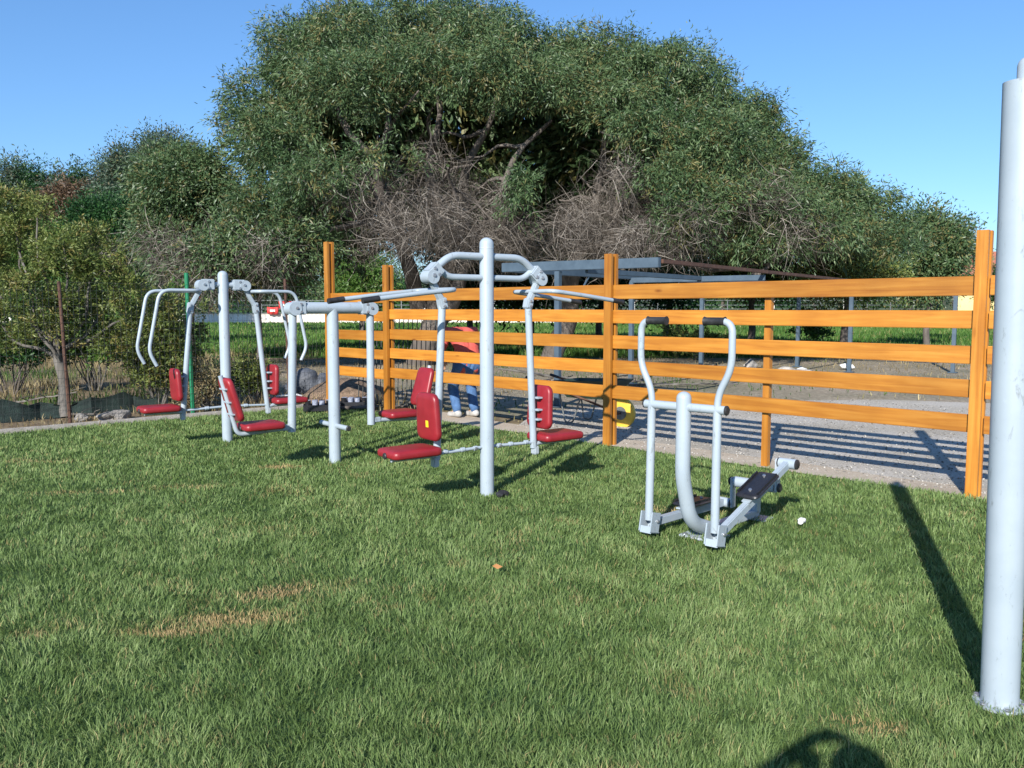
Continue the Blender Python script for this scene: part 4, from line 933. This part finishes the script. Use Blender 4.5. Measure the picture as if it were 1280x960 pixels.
for (px, py, rx, ry, D) in ((395, 75, 78, 58, 22), (340, 125, 58, 52, 22), (470, 45, 70, 46, 23), (545, 40, 60, 44, 24), (610, 62, 66, 50, 22), (680, 85, 62, 52, 23), (430, 118, 75, 46, 20.5), (520, 92, 72, 44, 20.6), (600, 98, 62, 40, 20.6), (672, 112, 56, 40, 21),
        (350, 195, 62, 52, 20.5), (395, 235, 60, 36, 19.6), (330, 265, 52, 40, 20.2), (370, 310, 60, 30, 19.8), (300, 160, 26, 34, 22.5), (465, 200, 26, 15, 19.6), (520, 205, 20, 10, 20.2), (640, 262, 14, 22, 19.6),
        (420, 80, 90, 60, 27), (560, 80, 110, 65, 28), (680, 110, 90, 60, 28), (480, 170, 120, 60, 29), (640, 200, 90, 40, 30), (480, 280, 150, 60, 30), (640, 290, 120, 45, 30.5)):
    bl.append(pb(px, py, rx, ry, D))
trA = Vector(T3(525, 452, DA)); trA.z = 0
spots = []
rs = random.Random(5)
for (px, py, rx, ry, D, n_) in ((540, 250, 110, 50, 22.2, 14), (535, 290, 40, 22, 19.6, 7), (480, 285, 50, 25, 20.2, 5), (440, 250, 50, 30, 20.6, 5), (610, 300, 50, 16, 19.8, 6), (640, 280, 30, 30, 20.2, 5), (470, 205, 60, 20, 21.0, 4), (350, 310, 70, 26, 19.8, 8)):
    for _ in range(n_):
        v = at(px + rs.gauss(0, .5) * rx, py + rs.gauss(0, .5) * ry, D + rs.uniform(-1.2, 1.6)); spots.append((v.x, v.y, v.z, rs.uniform(-.5, .5), -.3, -.35))
top = Vector(T3(560, 330, DA)); top2 = Vector(T3(500, 300, DA - .8))
big_tree('huge spreading dark green acacia-like tree with bare grey twigs under its crown, left and centre', [(trA, top, .38, .27), (trA + Vector((.35, .2, .9)), Vector(T3(600, 300, DA + .3)), .26, .18), (trA + Vector((0, 0, 1.5)), top2, .24, .17)],
    [(top, T3(620, 120, 23), .22), (top, T3(540, 90, 23), .2), (top, T3(690, 150, 22), .17), (top2, T3(420, 130, 22), .2), (top2, T3(350, 180, 21), .16), (top2, T3(370, 270, 20), .13), (top2, T3(470, 80, 24), .17), (top, T3(660, 240, 21), .12), (top2, T3(460, 220, 20), .1), (top, T3(560, 210, 20.5), .1)],
    bl, 330000, spots, 8500, 1, back=[pb(*q) for q in ((380, 190, 60, 60, 24.5), (450, 140, 90, 60, 25.5), (560, 130, 100, 60, 26), (560, 230, 110, 55, 27.5), (450, 240, 90, 55, 26.5), (660, 150, 70, 60, 26.5), (640, 270, 90, 45, 28.5), (400, 290, 70, 35, 26))])
bl = []
for (px, py, rx, ry, D) in ((745, 95, 60, 52, 22.5), (815, 105, 66, 50, 22), (880, 134, 52, 48, 22), (940, 166, 42, 44, 22), (772, 140, 56, 42, 20.8), (830, 170, 66, 44, 20.3), (905, 195, 62, 46, 20.2), (975, 215, 46, 42, 21.5), (1035, 250, 48, 36, 22), (1095, 268, 42, 32, 22.5), (1122, 298, 24, 24, 22.5),
        (840, 225, 52, 34, 19.6), (895, 255, 62, 34, 19.4), (970, 265, 62, 40, 20), (1035, 290, 64, 34, 20.4), (960, 310, 60, 22, 19.8), (850, 285, 42, 24, 19.2), (1100, 305, 52, 26, 21.5), (650, 240, 16, 26, 19.4), (850, 270, 16, 20, 19.2),
        (800, 130, 110, 65, 27), (900, 195, 90, 60, 27), (1000, 265, 80, 45, 27), (800, 250, 130, 70, 29), (960, 290, 120, 50, 28)):
    bl.append(pb(px, py, rx, ry, D))
spots = []
for (px, py, rx, ry, D, n_) in ((740, 270, 60, 36, 21.5, 9), (800, 295, 50, 20, 19.5, 8), (870, 290, 50, 24, 19.6, 5), (715, 290, 30, 24, 20.2, 6), (960, 250, 60, 30, 19.9, 3), (770, 230, 50, 30, 20.8, 5), (1000, 290, 60, 26, 20, 3)):
    for _ in range(n_):
        v = at(px + rs.gauss(0, .5) * rx, py + rs.gauss(0, .5) * ry, D + rs.uniform(-1.2, 1.6)); spots.append((v.x, v.y, v.z, rs.uniform(-.5, .5), -.3, -.35))
trB = Vector(T3(688, 450, 23.5)); trB.z = 0; topB = Vector(T3(725, 318, 23))
big_tree('lower right-hand spreading green tree joining the huge tree, sloping down behind the pergola', [(trB, topB, .30, .22)],
    [(topB, T3(760, 140, 22), .18), (topB, T3(840, 150, 22), .18), (topB, T3(930, 200, 21.5), .17), (topB, T3(1000, 240, 21.5), .15), (topB, T3(1090, 270, 22), .13), (topB, T3(860, 250, 20), .1), (topB, T3(820, 300, 19.6), .09), (Vector(T3(940, 345, 20.5)), T3(1010, 300, 20.3), .07), (topB, T3(960, 330, 21), .12)],
    bl, 270000, spots, 6500, 40, back=[pb(*q) for q in ((760, 180, 80, 70, 26), (840, 200, 90, 70, 26), (910, 235, 75, 55, 26), (1000, 280, 75, 38, 25.5), (740, 270, 90, 50, 28), (860, 290, 100, 35, 27))])

# ---- simpler trees: crown, trunk, each one its own thing ----------------------------
def simple_tree(name, label, px, pyt, wpx, D, mat, n, group=None, pyb=None, leaf=None, trunk_r=None, lobes=7, seed=0, cat='tree', trunkmat=None, droop=.15, crownfrac=.62, asp=.28, lowcut=-.6, sig=.5, loose=1.0):
    rr = random.Random(seed * 13 + int(px)); zt = at(px, pyt, D).z; cx = at(px, pyt, D).x; w = wpx * D / F; base = Vector((cx, D, 0))
    zb = at(px, pyb, D).z if pyb else zt * (1 - crownfrac); ch = zt - zb; blobs = []
    for i in range(lobes):
        a = i * 2.4 + rr.uniform(-.4, .4); q = math.sqrt((i + .3) / lobes) ; hz = rr.uniform(.18, .82) if i else .68
        wid = (1 - .55 * abs(hz - .45) * 1.4); r_ = w * .5 * (1 - q * .45) * .62
        blobs.append((cx + math.cos(a) * w * .34 * q * wid, D + math.sin(a) * w * .34 * q * wid, zb + ch * hz, r_ * rr.uniform(.8, 1.15), r_, max(ch * asp * rr.uniform(.8, 1.2), .1)))
    blobs.append((cx, D, zt - ch * asp * .8, w * .2, w * .2, ch * asp * .8))
    blobs = lumps(blobs, 4, .5, seed)
    L = leaf or max(.06, D * .0042); V, Q, ti, mi = foliage(blobs, int(n * 1.7), L * .88, L * .30, L * 2.0 * loose, droop=droop, per=40, lowcut=lowcut, inner=.6)
    t = empty(name, base); tag(t, label, cat, group)
    Vl = V - np.array([[base.x, base.y, 0]]); np_mesh('crown', Vl, Q, None, ti, mi, mat, t)
    tm = MB(); tr_ = trunk_r or w * .035 + .05; pts = limb(tm, (0, 0, 0), (rr.uniform(-.05, .05) * w, 0, zb + ch * .55), tr_, tr_ * .45, .03, 10, seed=seed); tm.build('trunk', trunkmat or BARK, t, ang=60)
    lm = MB()
    for j, b_ in enumerate(blobs[:6]): limb(lm, pts[6 + j % 3], Vector((b_[0] - cx, b_[1] - D, b_[2])), tr_ * .45, tr_ * .12, .07, 6, seed=seed + j, seg=7)
    lm.build('limbs', trunkmat or BARK, t, ang=60); return t
# left wing of the big canopy
simple_tree('acacia_tree', 'feathery green tree drooping to the ground left of the huge tree, with tan twigs', 232, 196, 150, 23.5, LEAF_ACA, 75000, pyb=362, leaf=.12, lobes=12, seed=3, droop=.35, asp=.22, trunk_r=.14)
t_ = simple_tree('acacia_tree', 'low drooping olive-green tree just left of the huge tree trunk', 318, 280, 190, 20.5, LEAF_ACA, 30000, pyb=365, leaf=.13, lobes=9, seed=4, droop=.5, asp=.3, trunk_r=.08)
sp_ = []
for _ in range(26):
    v = at(260 + rs.gauss(0, 60), 320 + rs.gauss(0, 22), 20 + rs.uniform(-1.2, 1.2)) - Vector(t_.location); sp_.append((v.x, v.y, v.z, rs.uniform(-.5, .5), -.3, -.3))
twigs([s[:3] for s in sp_], [s[3:] for s in sp_], 3000, .9, .012, curl=.9, parent=t_)
# eucalyptus
simple_tree('eucalyptus_tree', 'tall grey-green eucalyptus rising behind the left shrubs, next to the huge tree', 205, 166, 92, 44, LEAF_EUC, 22000, pyb=330, lobes=10, seed=5, asp=.2)
simple_tree('eucalyptus_tree', 'slim grey-green eucalyptus with sky gaps left of the tall one', 152, 188, 42, 50, LEAF_EUC, 7000, pyb=300, lobes=8, seed=6, asp=.18)
simple_tree('eucalyptus_tree', 'small thin blue-grey eucalyptus against the sky between the dark hill trees and the slim one', 131, 206, 32, 62, LEAF_EUC, 4500, pyb=290, lobes=7, seed=7, asp=.18)
for i, (px, pyt, w) in enumerate(((-48, 218, 66), (-12, 212, 58), (20, 207, 50), (50, 212, 46), (78, 214, 44), (102, 224, 32))):
    simple_tree('hill_tree', ['dark green tree cut by the left picture edge, lowest of its far row', 'dark tree at the left picture edge in the far row', 'highest dark tree of the far left row', 'dark far tree right of the highest one', 'dark far tree above the brownish trees', 'smallest dark far tree at the right end of its row'][i], px, pyt, w, 92, LEAF_DK if i % 2 else LEAF_EUC, 6500, group='dark trees on the far left skyline', pyb=330, lobes=8, seed=10 + i, asp=.22)
for i, (px, pyt, w) in enumerate(((70, 238, 44), (102, 236, 44), (130, 246, 34))):
    simple_tree('hill_tree', ['brownish tree left of its two reddish neighbours', 'reddish brown tree in the middle of three', 'reddish brown tree at the right of three beside the dark round tree'][i], px, pyt, w, 72, LEAF_RD, 4500, group='brownish trees below the left skyline', pyb=320, lobes=7, seed=20 + i)
simple_tree('broadleaf_tree', 'round dense dark green tree between the olive shrub and the feathery tree', 128, 258, 100, 33, LEAF_DK, 30000, pyb=370, lobes=10, seed=30, asp=.27)
simple_tree('broadleaf_tree', 'mid green tree behind the small olive tree at the left edge', 40, 280, 110, 30, LEAF_LT, 20000, pyb=380, lobes=10, seed=31)
simple_tree('broadleaf_tree', 'light green tree seen under the huge tree between two orange posts', 452, 322, 90, 46, LEAF_LT, 9000, pyb=398, lobes=8, seed=32, leaf=.24)
simple_tree('broadleaf_tree', 'grey-green bushy tree behind the right end of the spreading tree', 1165, 278, 78, 30, LEAF_ACA, 15000, pyb=372, lobes=9, seed=33, leaf=.17)
simple_tree('broadleaf_tree', 'wispy small tree at the right end, left of the yellow house', 1197, 292, 34, 36, LEAF_EUC, 3500, pyb=372, lobes=6, seed=34, leaf=.17)
simple_tree('broadleaf_tree', 'low olive-green bush tree behind the pergola at right', 1060, 305, 120, 27, LEAF_OL, 16000, pyb=372, lobes=9, seed=35, leaf=.15)
simple_tree('broadleaf_tree', 'low green bush tree behind the rusty pergola beam', 940, 318, 110, 30, LEAF_LT, 12000, pyb=380, lobes=9, seed=36, leaf=.17)
simple_tree('broadleaf_tree', 'small green tree in front of the yellow house', 1262, 338, 60, 56, LEAF_DK, 5000, pyb=380, lobes=7, seed=37)
for i, (px, pyt, w_) in enumerate(((585, 292, 90), (665, 282, 100), (750, 290, 95), (835, 300, 90))):  # dark-leaved trees added to hide bright sky and stand in for shade
    simple_tree('evergreen_tree', ['dark evergreen just right of the huge tree trunk, deep in its shade', 'dark evergreen behind the near beam end of the pergola', 'dark evergreen behind the middle of the pergola', 'dark evergreen behind the rusty beam'][i], px, pyt, w_, 34 + i, LEAF_DK, 9000, group='dark evergreens in the shade behind the pergola', pyb=385, lobes=8, seed=90 + i, leaf=.26)
hv = []; hf = []; K = 90
for i in range(K + 1):
    x_ = -330 + 660 * i / K; h_ = 5.2 + 1.6 * math.sin(i * .31) + 1.1 * math.sin(i * .83 + 2) + (9 * math.exp(-((x_ + 110) / 60) ** 2))
    for j, (yy, f_) in enumerate(((132, 0), (140, .7), (152, 1), (190, .8), (260, 0))): hv.append((x_, yy + 4 * math.sin(i * .5 + j), h_ * f_ - .02 if f_ else -.02))
for i in range(K):
    for j in range(4): hf.append((i * 5 + j, (i + 1) * 5 + j, (i + 1) * 5 + j + 1, i * 5 + j + 1))
hm = MB(); hm.add(hv, hf); tag(hm.build('hill', m_ground('wooded_hill', [(.3, (.015, .035, .012)), (.55, (.035, .07, .022)), (.75, (.07, .10, .035))], .35, .5, 1.0, 1.0), ang=180), kind='structure')
# far belt of trees, one after another
belt = [(-90, 330), (-30, 340), (30, 335), (85, 342), (150, 338), (205, 345), (262, 340), (318, 346), (372, 342), (430, 348), (490, 350), (552, 346), (610, 352), (668, 346), (730, 352), (792, 348), (850, 352), (905, 347), (962, 350), (1020, 346), (1080, 352), (1140, 350), (1200, 356), (1262, 352), (1325, 350)]
words = ['rounded', 'low', 'taller', 'broad', 'narrow']
for i, (px, py) in enumerate(belt):
    simple_tree('belt_tree', 'dark green tree in the even far belt beyond the road', px, py - 6, 92, 104 + (i % 3) * 5, (LEAF_DK, LEAF_ACA, LEAF_DK, LEAF_EUC)[i % 4], 2600, group='far belt of trees beyond the road', pyb=396, lobes=6, seed=60 + i, leaf=.55)

# ---- small olive tree by the wire fence ----------------------------------------------
ob = ground(57, 527); ob.y += .5; OD = ob.y
ot = empty('olive_tree', (ob.x, ob.y, 0)); tag(ot, 'small leaning olive-green tree with grey branches behind the wire fence at the left edge', 'tree')
tm = MB(); tp = limb(tm, (0, 0, 0), (-.12, .1, .95), .085, .06, .05, 12, seed=2); tm.build('trunk', BARKG, ot, ang=60)
lm = MB(); bl = []
for i, (px, py, rx, ry, dd) in enumerate(((25, 300, 40, 38, .3), (80, 320, 42, 36, -.2), (130, 345, 40, 30, .1), (30, 370, 48, 34, -.3), (95, 385, 46, 28, .2), (165, 375, 34, 26, .3), (10, 255, 30, 20, .2), (45, 262, 20, 16, 0), (60, 415, 50, 28, .0), (150, 425, 40, 26, .4), (-10, 420, 50, 36, .2), (-30, 340, 50, 60, .3), (200, 405, 26, 24, .5), (115, 300, 26, 20, .2))):
    b_ = pb(px, py, rx, ry, OD + dd); b_ = (b_[0] - ob.x, b_[1] - ob.y, b_[2], b_[3], b_[4], b_[5]); bl.append(b_)
    limb(lm, tp[-1 - i % 4], (b_[0], b_[1], b_[2] + b_[5] * .6), .034, .008, .08, 7, seed=i + 3, seg=9)
lm.build('limbs', BARKG, ot, ang=60)
V, Q, ti, mi = foliage(lumps(bl, 6, .42, 9, .7), 46000, .058, .017, .06, droop=.0, per=40, inner=.5, outw=.4); np_mesh('crown', V, Q, None, ti, mi, LEAF_OL, ot)

# ---- shrubs and weeds along the wire fence --------------------------------------------
def shrub(label, px, py, hpx, wpx, mat, n, leaf, stems=9, name='shrub', seed=0, dy=.5, sparse=.05, group=None):
    rr = random.Random(seed); g_ = ground(px, py); D = g_.y + dy; cx = at(px, py, D).x; s = D / F; h = hpx * s; w = wpx * s
    t = empty(name, (cx, D, 0)); tag(t, label, 'shrub', group); m = MB(); bl = []
    for i in range(stems):
        e = Vector((rr.uniform(-.5, .5) * w, rr.uniform(-.4, .4) * w, h * rr.uniform(.55, 1))); pts = limb(m, (e.x * .15, e.y * .15, 0), e, .014, .004, .07, 6, seed=seed + i, seg=8)
        for q in (4, 6, 8): bl.append((pts[q].x, pts[q].y, pts[q].z, w * .11 + .03, w * .11 + .03, h * .08 + .03))
    m.build('stems', BARKG if seed % 2 else BARK, t, ang=60)
    V, Q, ti, mi = foliage(bl, n, leaf, leaf * .36, sparse, droop=-.1, per=14, inner=.1, outw=.3); np_mesh('leaves', V, Q, None, ti, mi, mat, t); return t
shrub('twiggy olive shrub with bare stems behind the chest press left handles', 200, 517, 130, 95, LEAF_OL, 9000, .07, 12, seed=1)
shrub('thin shrub with forked bare stems between the chest press handles and green post', 228, 514, 150, 50, LEAF_OL, 3500, .06, 8, seed=2)
shrub('tall green shrub behind the rusty leaning post', 120, 505, 130, 110, LEAF_LT, 12000, .08, 14, seed=3, dy=2.2)
shrub('dense green shrub at the left edge behind the olive trunk', 15, 508, 130, 110, LEAF_DK, 12000, .08, 14, seed=4, dy=1.8)
shrub('loose green shrub right of the tall green one', 175, 500, 120, 90, LEAF_LT, 9000, .08, 12, seed=5, dy=2.6)
shrub('yellowish weed clump behind the chest press right backrest', 318, 512, 58, 44, LEAF_OL, 3000, .06, 10, name='weed', seed=6, dy=.6)
shrub('dry yellow weed clump between the green post and the chest press post', 262, 515, 50, 46, DRYG, 2600, .06, 12, name='weed', seed=7, dy=.4)
shrub('short dry weed at the foot of the green post', 238, 520, 30, 26, DRYG, 900, .05, 8, name='weed', seed=8, dy=.25)
shrub('dark low shrub left of the dark sacks', 300, 500, 40, 60, LEAF_DK, 3000, .06, 9, seed=9, dy=1.2)
shrub('green shrub standing in the yard behind the mid fence post', 1010, 440, 50, 60, LEAF_LT, 3000, .12, 9, seed=10, dy=1)
shrub('low tangled bush on the yard earth under the big tree', 880, 452, 40, 90, LEAF_OL, 3000, .10, 9, seed=11, dy=1)

# ------------------------------------------------------------------ light, sky, camera
w = bpy.data.worlds.new('World'); sc.world = w; w.use_nodes = True; nt = w.node_tree; bg = nt.nodes['Background']
AZ = R(199.5); EL_ = R(28.0)      # compass direction the sun stands in (clockwise from +Y), height
sky = nt.nodes.new('ShaderNodeTexSky'); sky.sky_type = 'NISHITA'; sky.sun_disc = False; sky.sun_elevation = EL_; sky.sun_rotation = AZ
sky.air_density = 1.0; sky.dust_density = .25; sky.ozone_density = 2.5
hs_ = nt.nodes.new('ShaderNodeHueSaturation'); hs_.inputs['Saturation'].default_value = 1.12; gm_ = nt.nodes.new('ShaderNodeGamma'); gm_.inputs[1].default_value = .80; tn_ = nt.nodes.new('ShaderNodeMix'); tn_.data_type = 'RGBA'; tn_.blend_type = 'MULTIPLY'; tn_.inputs[0].default_value = 1; tn_.inputs[7].default_value = (.60, .83, 1.10, 1); nt.links.new(sky.outputs[0], gm_.inputs[0]); nt.links.new(gm_.outputs[0], hs_.inputs['Color']); nt.links.new(hs_.outputs[0], tn_.inputs[6]); nt.links.new(tn_.outputs[2], bg.inputs[0]); bg.inputs[1].default_value = .13
sl = bpy.data.lights.new('sun', 'SUN'); sl.energy = 4.6; sl.angle = R(.53); sl.color = (1, .96, .90); so_ = bpy.data.objects.new('sun', sl); COL.objects.link(so_)
sd = Vector((math.sin(AZ) * math.cos(EL_), math.cos(AZ) * math.cos(EL_), math.sin(EL_))); so_.rotation_euler = sd.to_track_quat('Z', 'Y').to_euler(); so_.location = sd * 50
cam = bpy.data.cameras.new('camera'); cam.sensor_width = 36; cam.lens = 36 * F / 1280; cam.clip_start = .03; cam.clip_end = 2000
co = bpy.data.objects.new('camera', cam); COL.objects.link(co); co.location = (0, 0, CAMZ); co.rotation_euler = (math.pi / 2 - PITCH, 0, 0); sc.camera = co
vs_ = sc.view_settings; vs_.view_transform = 'Standard'; vs_.look = 'None'; vs_.gamma = 1; vs_.exposure = 0.8
sc.render.resolution_x = 1024; sc.render.resolution_y = 768
